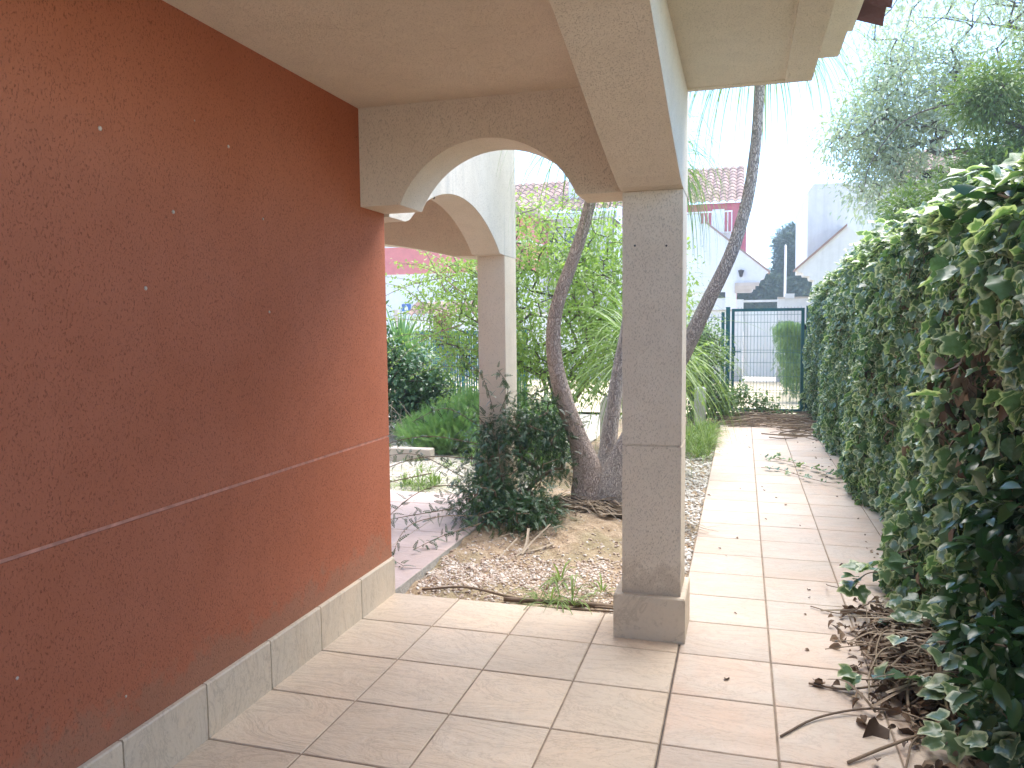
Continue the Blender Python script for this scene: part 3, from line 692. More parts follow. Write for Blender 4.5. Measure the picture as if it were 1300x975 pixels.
ponytail('ponytail_palm', (-1.08, 6.1, 0),
    [([(-1.12, 6.08, -.12), (-1.15, 6.08, .12), (-1.19, 6.09, .38), (-1.27, 6.1, .62), (-1.385, 6.1, .93), (-1.45, 6.1, 1.22), (-1.452, 6.1, 1.50), (-1.39, 6.1, 1.75), (-1.29, 6.1, 2.0), (-1.20, 6.1, 2.26), (-1.13, 6.1, 2.55), (-1.05, 6.1, 2.95)], [.19, .165, .115, .080, .070, .064, .060, .055, .051, .048, .046, .044, .042]),
     ([(-1.02, 6.22, -.12), (-1.03, 6.25, .25), (-1.04, 6.28, .46), (-1.01, 6.3, .75), (-.965, 6.32, 1.1), (-.90, 6.34, 1.45), (-.83, 6.35, 1.9), (-.75, 6.35, 2.4), (-.70, 6.35, 2.75)], [.16, .13, .075, .060, .055, .052, .05, .048, .045]),
     ([(-1.0, 6.1, -.12), (-.94, 6.12, .16), (-.86, 6.14, .42), (-.72, 6.16, .74), (-.56, 6.16, 1.05), (-.42, 6.14, 1.30), (-.27, 6.12, 1.62), (-.10, 6.1, 1.98), (.015, 6.1, 2.35), (.07, 6.1, 2.7), (.095, 6.1, 3.05), (.11, 6.1, 3.6)], [.23, .20, .145, .105, .080, .064, .056, .050, .044, .040, .037, .035])],
    [[dict(c=(-1.05, 6.1, 2.97), n=170, L=1.0, wid=.008, droop=1.6)],
     [dict(c=(-.70, 6.35, 2.72), n=230, L=.95, wid=.007, droop=2.6)],
     [dict(c=(.11, 6.1, 3.62), n=330, L=1.15, wid=.006, droop=1.5, el=(-.3, 1.2))]],
    'multi stemmed ponytail palm with a swollen barked base behind the column')
ponytail('ponytail_palm', (-.86, 7.9, 0),
    [([(-.86, 7.9, -.1), (-.88, 7.9, .3), (-.92, 7.9, .7), (-.95, 7.9, 1.05)], [.16, .12, .07, .055])],
    [[dict(c=(-.95, 7.9, 1.08), n=480, L=1.18, wid=.010, droop=1.25, el=(-.1, 1.35))]],
    'small bright green ponytail palm with arching grassy leaves further back')
# dry leaf skirts fallen round the palm base
mb = MB()
for i in range(110):
    x = rng.uniform(-1.75, -.5); y = 5.55+.35*rng.random()-.25*((x+1.1))**2+.1; a = rng.normal(0.05, .22); L = rng.uniform(.3, .8)
    pts = [(x+cos(a)*L*t, y+sin(a)*L*t-.12*sin(pi*t)*rng.uniform(.2, 1), bedz(x+cos(a)*L*t, y)+.02+.05*sin(pi*t)*rng.random()+.02*rng.random()) for t in np.linspace(-.5, .5, 9)]
    ribbon(mb, bez(pts, 16), rng.uniform(.006, .013)*np.concatenate([np.linspace(1, 1, 10), np.linspace(1, .2, len(bez(pts, 16))-10)]), rnd=rng.random())
tag(mb.build('dry_fronds', STRAW), 'bundle of dry palm leaves lying in an arc at the foot of the palm', 'dead leaves', kind='stuff')
mb = MB()
for (p, w_) in (([(-1.66, 4.98, 0), (-1.52, 5.05, .06), (-1.4, 5.1, .02), (-1.3, 5.15, .05), (-1.1, 5.25, .05)], .005), ([(-1.50, 4.72, 0), (-1.49, 4.85, .03), (-1.45, 5.0, .07)], .007), ([(-1.37, 4.82, 0), (-1.33, 4.95, .04), (-1.24, 5.08, .1)], .008), ([(-1.42, 4.78, -.01), (-1.37, 4.9, .03), (-1.40, 5.1, .09)], .009), ([(-1.2, 5.0, .0), (-1.3, 4.9, .0), (-1.42, 4.86, .0)], .009)):
    p = [(a, b_, bedz(a, b_)+.012+c) for a, b_, c in p]; ribbon(mb, bez(p, 14), w_, rnd=.9)
tag(mb.build('dry_roots', STRAW), 'pale dry root like stalks curling on the soil under the dark shrub', 'dead stalks', kind='stuff')
for nm, pts, rr, lb in (('drip_hose', [(-1.78, 4.12, .0), (-1.5, 4.10, .02), (-1.2, 4.07, .015), (-.9, 4.05, .015), (-.62, 3.98, .02)], .007, 'thin brown irrigation hose lying along the edge of the soil bed'),
                    ('dry_frond', [(-1.25, 4.02, .01), (-1.0, 4.04, .03), (-.8, 4.02, .03), (-.6, 4.03, .02)], .013, 'dry grey palm leaf lying on the soil by the column plinth'),
                    ('dry_stick', [(-1.12, 3.99, .01), (-.88, 3.95, .03), (-.60, 3.96, .01)], .005, 'thin dark stick lying against the front edge of the soil bed')):
    mb = MB(); mb.tube(bez([(a, b_, bedz(a, b_)+.01+c) for a, b_, c in pts], 20), rr, 6, rnd=.25); tag(mb.build(nm, TWIG, None, True), lb, nm.split('_')[1])

def grass(name, spots, n, L, mat, label, wid=.003, el=(.5, 1.4), droop=.8, kind='stuff', cat='grass', group=None):
    mb = MB()
    for (x, y, z, s) in spots:
        crown(mb, (x, y, z), n, L*s, wid, el=el, droop=droop, pts=5, rj=.35)
    return tag(mb.build(name, mat), label, cat, group, kind)
grass('grass_clump', [(-.98, 4.0, -.03, 1), (-.93, 4.03, -.03, .8), (-1.05, 4.02, -.03, .7), (-.86, 4.0, -.03, .8)], 22, .24, GRASSM, 'green grass clump spilling over the front tile edge', .0035, (.1, 1.3), 1.2, None)
grass('weed', [(-1.02, 4.42, bedz(-1.02, 4.42), 1)], 16, .14, GRASSM, 'small green weed sprouting from the middle of the pebbles', .007, (.3, 1.3), .9, None, 'weed')
grass('weed', [(-.74, 4.25, bedz(-.74, 4.25), .9)], 12, .12, GRASSM, 'tiny weed beside the column plinth on the soil bed', .005, (.3, 1.3), .9, None, 'weed')
sp = [(-.35-.35*rng.random()**1.2-.0, rng.uniform(8.9, 11.3), -.05, rng.uniform(.5, 1.1)) for _ in range(70)]
grass('grass', sp, 26, .30, GRASSM, 'light green grass growing beside the far end of the path', .004, (.5, 1.4), .9)
sp = [(rng.uniform(-5.5, -1.95), rng.uniform(6.6, 9.2), -.05, rng.uniform(.3, .8)) for _ in range(120)]+[(-2.95+rng.normal(0, .12), 6.75+rng.normal(0, .1), -.05, .9) for _ in range(14)]
grass('ground_weeds', sp, 14, .17, GRASSM, 'sparse weeds growing through the pale gravel behind the porch', .005, (.3, 1.4), .9)

# dark jasmine shrub with trailing sprays
js = cluster_shrub('jasmine_shrub', [((-1.72, 5.95, .40), (.42, .42, .40), 70), ((-1.55, 6.05, .70), (.26, .3, .2), 36), ((-1.85, 6.0, .62), (.3, .2, .18), 24), ((-1.80, 5.45, .16), (.34, .26, .16), 44), ((-1.95, 5.75, .22), (.2, .25, .2), 18), ((-1.42, 5.35, .12), (.2, .2, .12), 26)],
    28, PINN, .066, JASM, TWIG, (-1.62, 5.95, -.03), 'dark green jasmine shrub sprawling between second column and palm', spread=.06, droop=.15)
mb = MB(); ml_ = MB(); inv = Matrix.Translation((1.62, -5.95, .03))
for (pts) in ([(-1.9, 5.6, .25), (-2.15, 5.2, .32), (-2.3, 4.9, .22), (-2.35, 4.65, .06), (-2.2, 4.55, .03)], [(-2.0, 5.7, .45), (-2.3, 5.4, .5), (-2.55, 5.2, .42), (-2.7, 5.05, .25), (-2.75, 4.85, .1)], [(-2.05, 5.9, .7), (-2.2, 5.6, .85), (-2.35, 5.3, .78)], [(-2.0, 5.8, .55), (-2.35, 5.65, .62), (-2.7, 5.6, .55), (-2.95, 5.5, .35)], [(-1.8, 5.3, .1), (-2.0, 5.0, .16), (-2.15, 4.75, .14), (-2.12, 4.45, .03), (-1.98, 4.3, .02)],
              [(-1.75, 5.1, .1), (-1.95, 4.85, .06), (-2.05, 4.6, .03)], [(-1.9, 5.9, .8), (-1.95, 5.75, 1.1), (-2.08, 5.6, 1.25)], [(-2.2, 5.3, .4), (-2.5, 4.95, .35), (-2.6, 4.7, .2), (-2.5, 4.5, .12), (-2.42, 4.45, .03)], [(-1.85, 5.9, .8), (-1.75, 5.8, 1.0), (-1.8, 5.7, 1.15)], [(-2.1, 5.7, .3), (-2.5, 5.75, .45), (-2.9, 5.9, .4)], [(-2.0, 5.3, .15), (-2.3, 5.1, .12), (-2.55, 5.15, .05)]):
    C = bez(pts, 26); mb.tube(C, np.linspace(.004, .0018, len(C)), 4, rnd=.3)
    P = C[3:]; P = np.repeat(P, 2, 0)+rng.normal(0, .006, (2*len(P), 3)); nn = len(P); kp = rng.random(nn) < .75; P = P[kp]; nn = len(P)
    scatter(ml_, PINN, P, rng.normal(0, 1, (nn, 3))+np.array([0, 0, -.1]), np.array([0, -.4, 1])+rng.normal(0, .4, (nn, 3)), rng.uniform(.045, .085, nn))
for b_, nm, mt in ((mb, 'trailing_stems', TWIG), (ml_, 'trailing_leaves', JASM)):
    o = b_.build(nm, mt, js); o.matrix_parent_inverse = inv

# ------------------------------------------------------------------ garden beyond the porch
mb = MB(); mb.tbox(-6.6, -3.35, 8.05, 8.17, -.08, .10, .01); tag(mb.build('planter_kerb', FARCREAM), 'low cream concrete kerb edging the planting bed behind the gravel', 'kerb')
tree('garden_bush', (-2.4, 9.6, 0), [(-2.4, 9.6, -.05), (-2.42, 9.6, .3), (-2.4, 9.62, .6)],
     [((-2.3, 9.6, 1.7), (1.25, .8, .85), 5), ((-3.3, 9.5, 1.75), (.8, .7, .75), 2.4), ((-1.5, 9.8, 2.0), (.9, .7, .75), 2.4), ((-1.3, 9.5, 1.0), (.8, .7, .6), 1.6), ((-2.4, 9.8, 2.6), (.9, .5, .5), 1.4), ((-2.7, 9.3, .8), (1.0, .6, .5), 1.3)],
     820, 34, .12, OVAL, .055, BUSHL, BARKG, 'large loose yellow green bush filling the arch behind the palm', cat='bush', rmin=.0032, droop=.35, step=.22, jit=.1)
# thin upright shoots of the bush against the sky and bare sprays at the left
root = [o for o in bpy.data.objects if o.name == 'garden_bush'][0]; inv = Matrix.Translation((2.4, -9.6, 0)); mb = MB(); ml_ = MB()
shoots = [[(-2.9, 9.6, 2.2), (-3.05, 9.6, 2.8), (-3.15, 9.6, 3.45)], [(-2.6, 9.6, 2.3), (-2.65, 9.6, 2.8), (-2.75, 9.6, 3.0)], [(-2.3, 9.6, 2.5), (-2.2, 9.6, 2.9), (-1.95, 9.6, 3.15)], [(-2.5, 9.6, 2.4), (-2.4, 9.7, 2.8), (-2.15, 9.6, 3.05)], [(-2.8, 9.5, 2.2), (-2.95, 9.5, 2.7), (-2.8, 9.6, 3.0)]]
for i in range(26):
    a = np.array([-3.3+rng.normal(0, .3), 9.4+rng.normal(0, .3), 1.4+rng.normal(0, .4)]); d = norm(np.array([-1, rng.normal(0, .3), rng.normal(.35, .45)])); L = rng.uniform(.6, 1.5)
    shoots.append([a, a+d*L*.5+np.array([0, 0, .08]), a+d*L+np.array([0, 0, -.05])])
for pts in shoots:
    C = bez(pts, 16); mb.tube(C, np.linspace(.007, .002, len(C)), 4, rnd=.5)
    P = np.repeat(C[5:], 3, 0); nn = len(P); scatter(ml_, OVAL, P+rng.normal(0, .015, (nn, 3)), rng.normal(0, 1, (nn, 3)), np.array([0, 0, 1])+rng.normal(0, .5, (nn, 3)), rng.uniform(.03, .065, nn))
for b_, nm, mt in ((mb, 'shoots', TWIG), (ml_, 'shoot_leaves', BUSHL)):
    o = b_.build(nm, mt, root); o.matrix_parent_inverse = inv
cluster_shrub('dark_shrub', [((-4.55, 10.0, .62), (.60, .5, .58), 150), ((-4.15, 10.0, .5), (.4, .4, .42), 60), ((-5.1, 10.0, 1.15), (.45, .4, .55), 60), ((-5.05, 9.9, 1.7), (.25, .3, .3), 16)], 26, OVAL, .08, DKSHR, BARKG, (-4.6, 10.0, -.05), 'dense dark green shrub behind the kerb next to the red wall corner', spread=.09, rmin=.004)
mb = MB(); rt = empty('yucca', (-5.0, 10.9, 0), label='spiky light green yucca rising over the dark shrub', cat='yucca')
mb.tube([(-5.0, 10.9, -.05), (-5.0, 10.9, 1.0)], [.09, .06], 10); o = mb.build('trunk', BARKG, rt); inv = Matrix.Translation((5.0, -10.9, 0)); o.matrix_parent_inverse = inv
mb = MB(); crown(mb, (-5.0, 10.9, .95), 130, .75, .018, el=(-.1, 1.5), droop=.25, pts=5); crown(mb, (-4.75, 10.8, .85), 60, .6, .018, el=(.1, 1.5), droop=.25, pts=5); o = mb.build('leaves', YUCCA, rt); o.matrix_parent_inverse = inv
def feathery(name, blobs, label):
    mb = MB(); n = 0
    root = empty(name, (blobs[0][0][0], blobs[0][0][1], 0), label=label, cat='plant'); inv = Matrix.Translation((-blobs[0][0][0], -blobs[0][0][1], 0)); st = MB()
    for c, rr, k in blobs:
        P = ellip(k, c, rr, .2); P = P[P[:, 2] > 0]
        for q in P[::5]: st.tube([(c[0]+(q[0]-c[0])*.3, c[1]+(q[1]-c[1])*.3, -.05), (q[0], q[1], q[2])], .003, 3, rnd=.6)
        m_ = len(P); scatter(mb, PINX, P, np.array([0, 0, 1.1])+rng.normal(0, .5, (m_, 3))+norm(P-np.array(c))*.6, rng.normal(0, 1, (m_, 3)), rng.uniform(.10, .2, m_))
    o = st.build('stems', HEDM, root); o.matrix_parent_inverse = inv
    o = mb.build('leaves', FERNL, root); o.matrix_parent_inverse = inv
feathery('feathery_plant', [((-3.5, 8.75, .22), (.3, .3, .25), 800), ((-3.15, 8.8, .36), (.26, .3, .32), 800), ((-3.35, 8.6, .12), (.4, .2, .16), 500), ((-2.85, 8.6, .25), (.28, .3, .32), 900), ((-2.65, 8.9, .5), (.2, .2, .3), 400), ((-3.7, 8.8, .12), (.35, .3, .2), 900)], 'bright green feathery plant on the bed in front of the dark shrub')
feathery('feathery_plant', [((-2.3, 7.6, .15), (.35, .3, .25), 500), ((-1.95, 7.9, .3), (.3, .3, .35), 450)], 'bright green feathery weeds behind the second column')
mb = MB()
for i in range(70):
    a = np.array([rng.uniform(-5, -3.9), rng.uniform(9.2, 9.7), rng.uniform(.0, .1)]); d = norm(rng.normal(0, 1, 3)*np.array([1, .4, .35])+np.array([.3, 0, .3])); L = rng.uniform(.3, .8)
    mb.tube(bez([a, a+d*L*.5+rng.normal(0, .05, 3), a+d*L], 8), .004, 3, rnd=.95)
tag(mb.build('dry_brush', STRAW), 'tangle of dry pale twigs under the dark shrub', 'twigs', kind='stuff')

# white picket edging behind the palm
for i, x in enumerate((-1.99, -1.84, -1.36)):
    mb = MB(); mb.prism([(x-.055, -.1), (x+.055, -.1), (x+.055, .66), (x, .75), (x-.055, .66)], 'y', 8.0, 8.02)
    tag(mb.build('picket', WHITE), ('pointed white picket nearest the second column, above the dark shrub', 'pointed white picket between the second column and the palm trunk, closer to the trunk', 'pointed white picket just right of the curved palm trunk')[i], 'picket', 'white pickets behind the palm')
# bush by the gate, flowerpot post, vine on gate
cluster_shrub('gate_shrub', [((-.62, 12.1, .95), (.38, .35, .5), 110), ((-1.1, 12.1, 1.0), (.5, .35, .45), 90), ((-.45, 12.0, .35), (.32, .3, .28), 60)], 34, OVAL, .06, HEDM, BARKG, (-.75, 12.2, -.05), 'leafy mid green shrub standing left of the teal gate', spread=.09, rmin=.005)
cluster_shrub('creeper', [((-.08, 12.4, .40), (.26, .15, .18), 34), ((.28, 12.5, .24), (.22, .12, .12), 16), ((.55, 12.6, .12), (.2, .12, .06), 7), ((-.3, 12.3, .25), (.2, .2, .2), 24)], 16, OVAL, .06, HEDM, TWIG, (-.3, 12.4, 0), 'green creeper sprawling across the foot of the gate', spread=.06)
mb = MB(); mb.tbox(-.66, -.50, 11.55, 11.71, -.06, .55, .02); tag(mb.build('stone_post', FARWHITE), 'short whitish stone post beside the path left of the gate', 'post')

# ------------------------------------------------------------------ gate and fence
gate = empty('gate', (.36, 13, 0), label='teal metal garden gate with a wire mesh panel at the end of the path', cat='gate'); ginv = Matrix.Translation((-.36, -13, 0))
def gp(mb, nm, mt, par=None):
    o = mb.build(nm, mt, par or gate)
    if par is None: o.matrix_parent_inverse = ginv
    return o
for x0 in (-.255, .955): mb = MB(); mb.box(x0, x0+.065, 12.96, 13.03, -.1, 1.72); mb.box(x0-.004, x0+.069, 12.956, 13.034, 1.72, 1.73); gp(mb, 'post', TEAL)
mb = MB(); mb.box(-.165, -.120, 12.98, 13.015, .06, 1.70); mb.box(.885, .930, 12.98, 13.015, .06, 1.70); mb.box(-.120, .885, 12.981, 13.014, 1.655, 1.70); mb.box(-.120, .885, 12.981, 13.014, .06, .105); gp(mb, 'frame', TEAL)
mb = MB()
for k in range(20): x = -.07+k*.05; mb.box(x-.0025, x+.0025, 12.9935, 12.9985, .10, 1.72)
for z in (.2, .36, .40, .62, .84, 1.0, 1.04, 1.26, 1.48, 1.60): mb.box(-.125, .89, 12.999, 13.004, z-.003, z+.003)
gp(mb, 'wire_panel', STEEL)
mb = MB(); mb.box(-.135, -.105, 12.93, 12.985, .95, 1.1); mb.tube([(-.11, 12.93, 1.02), (-.02, 12.93, 1.02)], .008, 6); gp(mb, 'lock', TEAL)
for z in (.3, 1.4): mb = MB(); mb.tube([(.942, 12.98, z-.04), (.942, 12.98, z+.04)], .015, 8); gp(mb, 'hinge', DARK)
def mesh_fence(x0, x1, y, h, label, step=.05, post=2.0, slats=False):
    rt = empty('garden_fence', ((x0+x1)/2, y, 0), label=label, cat='fence'); inv = Matrix.Translation((-(x0+x1)/2, -y, 0))
    n = int((x1-x0)/post)+1
    for k in range(n+1):
        x = x0+(x1-x0)*k/n; mb = MB(); mb.box(x-.025, x+.025, y-.025, y+.025, -.1, h+.03); o = mb.build('post', TEAL, rt); o.matrix_parent_inverse = inv
    mb = MB(); m_ = int((x1-x0)/step)
    for k in range(m_): x = x0+.02+k*step; mb.box(x, x+(.032 if slats else .005), y+.03, y+.036, .03, h+.0)
    for z in (.1, h*.35, h*.65, h-.05): mb.box(x0, x1, y+.038, y+.044, z-.004, z+.004)
    o = mb.build('slats' if slats else 'wire_panel', TEAL if slats else STEEL, rt); o.matrix_parent_inverse = inv
    if slats:
        mb = MB(); mb.box(x0, x1, y-.02, y+.028, h-.03, h+.02); o = mb.build('rail', TEAL, rt); o.matrix_parent_inverse = inv
mesh_fence(-1.9, -.30, 13.0, 1.62, 'thin wire mesh fence left of the gate behind the shrub')
mesh_fence(-5.9, -3.6, 13.0, 1.36, 'teal slatted fence seen behind the dark shrub', .045, 1.2, True)
mesh_fence(-9, -5.95, 13.0, 1.1, 'low wire mesh fence left of the teal slats', .05)

# ------------------------------------------------------------------ lane hedge, street wall
def box_hedge(name, x0, x1, y0, y1, z0, z1, n, label, base, sz=.07):
    root = empty(name, base, label=label, cat='hedge'); inv = Matrix.Translation([-c for c in base]); mb = MB()
    P = np.stack([rng.uniform(x0, x1, n), rng.uniform(y0, y1, n), z0+(z1-z0)*rng.random(n)**.7], 1)
    P[:, 0] += .22*(1-P[:, 2]/z1)*(1-(P[:, 0]-x0)/(x1-x0))+.07*np.sin(P[:, 2]*6+P[:, 1]*3); P[:, 2] -= .18*np.maximum(0, (P[:, 2]-z1+.3)/.3)*np.abs(np.sin(P[:, 0]*4)); P[:, 1] = np.where(rng.random(n) < .5, y0+rng.normal(0, .06, n), P[:, 1])
    P += .05*np.sin(P[:, [1, 2, 0]]*7)
    scatter(mb, PINF, P, np.array([-.1, -.2, -.8])+rng.normal(0, .4, (n, 3)), np.array([-.6, -1, .3])+rng.normal(0, .4, (n, 3)), rng.uniform(.6, 1.3, n)*sz*1.6)
    o = mb.build('leaves', HEDM, root); o.matrix_parent_inverse = inv
    mb = MB()
    for k in range(10): x = rng.uniform(x0+.1, x1); y = rng.uniform(y0+.1, y1); mb.tube([(x, y, -.05), (x+rng.normal(0, .05), y, z1-.2)], .015, 5, rnd=.2)
    o = mb.build('stems', TWIG, root); o.matrix_parent_inverse = inv
box_hedge('lane_hedge', .60, 2.4, 15.3, 17.5, .08, 1.58, 9000, 'tall green hedge hanging over the lane seen through the gate', (1.5, 16.4, 0))
wl = empty('street_wall', (0, 20.5, 0), label='white street wall with a slatted gate and lintel seen beyond the garden gate', cat='wall'); winv = Matrix.Translation((0, -20.5, 0))
def wp(mb, nm, mt):
    o = mb.build(nm, mt, wl); o.matrix_parent_inverse = winv
mb = MB(); mb.box(-7, -.15, 20.5, 20.7, -.1, 1.76); mb.box(-.15, .02, 20.48, 20.72, -.1, 2.05); mb.box(.83, 3.5, 20.5, 20.7, -.1, 2.05); mb.box(1.0, 1.22, 20.45, 20.75, 2.05, 2.17); wp(mb, 'wall', FARWHITE)
mb = MB(); mb.box(.02, .83, 20.53, 20.62, 1.975, 2.03); wp(mb, 'lintel', FARWHITE)
mb = MB(); mb.box(.03, .82, 20.60, 20.62, .10, 1.76)
for k in range(9): mb.box(.04+k*.088, .04+k*.088+.075, 20.585, 20.60, .12, 1.70)
wp(mb, 'gate_panel', WHITE)
mb = MB(); mb.box(-7, -.15, 20.47, 20.73, 1.76, 1.80); mb.box(.83, 3.5, 20.47, 20.73, 2.05, 2.09); wp(mb, 'coping', FARCREAM)

# ------------------------------------------------------------------ far houses
def tile_roof(x0, x1, ye, ze, yr, zr, pitch=.30, crs=.42):
    """barrel tile roof facing the camera: eave line y=ye, ridge y=yr"""
    mb = MB(); nc = int(sqrt((yr-ye)**2+(zr-ze)**2)/crs); nx = int((x1-x0)/pitch); ns = 6
    for j in range(nx):
        for i in range(nc):
            rows = []
            for q, t in enumerate((i/nc, (i+1.1)/nc)):
                for k in range(ns+1):
                    ph = k/ns; rows.append((x0+(j+ph)*pitch, ye+(yr-ye)*t, ze+(zr-ze)*t+.09*sin(pi*ph)+(.035 if q == 0 else 0)))
            base = [(p[0], p[1], p[2]-.03) for p in rows]; n1 = ns+1; F = []
            for k in range(ns): F += [(k, k+1, n1+k+1, n1+k), (k, 2*n1+k, 2*n1+k+1, k+1)]
            mb.add(rows+base, F, rnd=random.random())
    return mb
def housep(root, base):
    inv = Matrix.Translation([-c for c in base])
    def P(mb, nm, mt, par=None):
        o = mb.build(nm, mt, par or root)
        if par is None: o.matrix_parent_inverse = inv
        return o
    return P
# pink gabled house behind the leaning palm stem
b0 = (-2, 30, 0); rt = empty('neighbour_house', b0, label='pink and white house with tiled roof and balcony behind the leaning palm stem', cat='house'); P = housep(rt, b0)
mb = MB(); mb.box(-4.6, -.27, 31.0, 38, 0, 3.0); mb.box(-4.6, .10, 31.0, 38, 3.0, 5.98); P(mb, 'wall', FARPINK)
rf = P(tile_roof(-4.8, .16, 30.6, 5.92, 35.0, 8.0), 'roof', ROOFT)
mb = MB(); mb.box(-4.6, -.45, 29.9, 31.0, 0, 4.72); mb.box(-4.6, -.45, 29.85, 31.0, 4.72, 4.78); P(mb, 'balcony', FARWHITE)
mb = MB(); mb.box(-1.15, -.70, 30.96, 31.0, 4.78, 5.75); d_ = P(mb, 'door', WHITE)
mb = MB(); mb.box(-3.0, -1.6, 30.94, 30.99, 4.78, 5.6); P(mb, 'window', WHITE)
mb = MB()
for k in range(30): x = -4.5+k*.14; mb.box(x, x+.035, 29.95, 29.985, 4.78, 5.50)
mb.box(-4.6, -.4, 29.94, 29.995, 5.50, 5.55); P(mb, 'railing', WHITE)
mb = MB(); mb.prism([(-4.6, 2.55), (.33, 2.55), (.40, 2.75), (.55, 2.80), (.60, 2.95), (.72, 3.0), (.78, 3.18), (.88, 3.22), (-1.30, 5.0), (-4.6, 5.0-3.3*.0)], 'y', 29.0, 29.5)
P(mb, 'gable', FARWHITE)
mb = MB(); mb.prism([(.90, 3.18), (.92, 3.25), (-1.30, 5.08), (-1.30, 5.0)], 'y', 28.95, 29.9); P(mb, 'verge', ROOFT)
mb = MB(); mb.box(-.6, -.22, 29.02, 29.45, 0, 2.55); P(mb, 'column', FARWHITE)
mb = MB(); mb.box(-4.6, -.6, 29.2, 29.9, 0, 2.55); P(mb, 'porch_wall', FARWHITE)
mb = MB(); mb.box(-.28, .30, 28.92, 29.0, 2.5, 2.62); mb.box(-.28, .42, 28.88, 29.0, 2.62, 2.74); mb.box(-.28, .54, 28.84, 29.0, 2.74, 2.86); P(mb, 'corbel', FARCREAM)
mb = MB(); mb.box(-.95, -.55, 29.14, 29.19, 2.35, 2.85+.0); P(mb, 'window', GLASS)
mb = MB(); mb.lathe([(.0, 0), (.05, .03), (.09, .2), (.11, .24), (.0, .28)], (-.07, 28.9, 3.05), 10); P(mb, 'wall_lamp', DARK)
# long house seen through the arch
b0 = (-8, 30, 0); rt = empty('neighbour_house', b0, label='white house with tiled roof and chimney seen through the big arch', cat='house'); P = housep(rt, b0)
mb = MB(); mb.box(-10.5, -5.0, 31, 38, 0, 5.7); P(mb, 'wall', FARWHITE)
rf = P(tile_roof(-10.8, -4.8, 30.5, 5.88, 34.5, 7.75), 'roof', ROOFT)
mb = MB(); mb.box(-6.95, -6.2, 32, 32.8, 6.2, 8.4); mb.box(-7.0, -6.15, 31.95, 32.85, 8.4, 8.5); P(mb, 'chimney', FARWHITE, rf)
mb = MB(); mb.box(-10.8, -4.8, 30.55, 31, 5.62, 5.86); P(mb, 'cornice', FARWHITE)
for x in (-9.6, -7.9, -6.9):
    mb = MB(); mb.box(x, x+.75, 30.93, 31.0, 3.9, 5.1); wdo = P(mb, 'window', GLASS)
    mb = MB(); mb.box(x-.08, x, 30.9, 31.0, 3.85, 5.15); mb.box(x+.75, x+.83, 30.9, 31.0, 3.85, 5.15); mb.box(x-.08, x+.83, 30.9, 31.0, 5.15, 5.22); mb.box(x-.08, x+.83, 30.88, 31.0, 3.78, 3.85); P(mb, 'frame', WHITE, wdo)
mb = MB()
for k in range(26): x = -10+k*.18; mb.box(x, x+.04, 30.0, 30.04, 3.6, 4.5)
mb.box(-10.2, -5.2, 29.99, 30.05, 4.5, 4.56); mb.box(-10.2, -5.2, 29.95, 31, 3.4, 3.6); P(mb, 'balcony', WHITE)
# salmon and white house at the left gap
b0 = (-12, 28, 0); rt = empty('neighbour_house', b0, label='white house with a broad salmon band seen past the red wall corner', cat='house'); P = housep(rt, b0)
mb = MB(); mb.box(-20, -7.5, 28.0, 36, 0, 3.45); P(mb, 'wall', FARWHITE)
mb = MB(); mb.box(-20, -7.5, 27.97, 36, 3.45, 4.48); mb.box(-20, -7.5, 28.0, 36, 4.56, 5.4); P(mb, 'upper_wall', FARRED)
mb = MB(); mb.box(-20, -7.5, 27.92, 36, 4.48, 4.56); P(mb, 'moulding', FARWHITE)
mb = MB(); mb.box(-20.3, -7.2, 27.5, 36.5, 5.4, 5.6); P(mb, 'roof', ROOFT)
# small sign
sg = empty('sign', (-12.4, 27.9, 2.1), label='small blue and white plaque on the white house wall', cat='sign'); inv = Matrix.Translation((12.4, -27.9, -2.1))
mb = MB(); mb.box(-12.72, -12.30, 27.93, 27.96, 1.90, 2.32); o = mb.build('board', WHITE, sg); o.matrix_parent_inverse = inv
mb = MB(); mb.box(-12.70, -12.32, 27.915, 27.928, 2.02, 2.30); o = mb.build('panel', plain('sign_blue', (.06, .14, .36), .5), sg); o.matrix_parent_inverse = inv
mb = MB(); mb.prism([(-12.58, 2.06), (-12.44, 2.06), (-12.44, 2.16), (-12.51, 2.25), (-12.58, 2.16)], 'y', 27.90, 27.913); o = mb.build('symbol', WHITE, sg); o.matrix_parent_inverse = inv
b0 = (-9, 22, 0); rt = empty('porch_wall', b0, label='low white entrance wall with tiled coping and brown timber door', cat='wall'); P = housep(rt, b0)
mb = MB(); mb.box(-9.75, -9.0, 22, 22.6, 0, 1.75); mb.box(-8.38, -7.0, 22, 22.6, 0, 1.75); P(mb, 'wall', FARWHITE)
P(tile_roof(-9.8, -6.9, 21.8, 1.74, 22.5, 2.12, .2, .25), 'coping_tiles', ROOFT)
mb = MB(); mb.box(-8.995, -8.385, 22.1, 22.16, 0, 1.9); P(mb, 'door', BROWN)
mb = MB(); mb.box(-10.05, -9.93, 21.5, 21.62, 0, 1.95); tag(mb.build('gate_post', FARCREAM), 'slim pinkish post standing before the white entrance wall', 'post')
mb = MB()
for k in range(26): x = -11.5+k*.12; mb.box(x, x+.02, 20.5, 20.52, .2, 1.62)
mb.box(-11.6, -8.4, 20.495, 20.525, 1.42, 1.45); mb.box(-11.6, -8.4, 20.495, 20.525, .3, .33); tag(mb.build('railing', WHITE), 'thin white railing in front of the salmon banded house', 'railing')
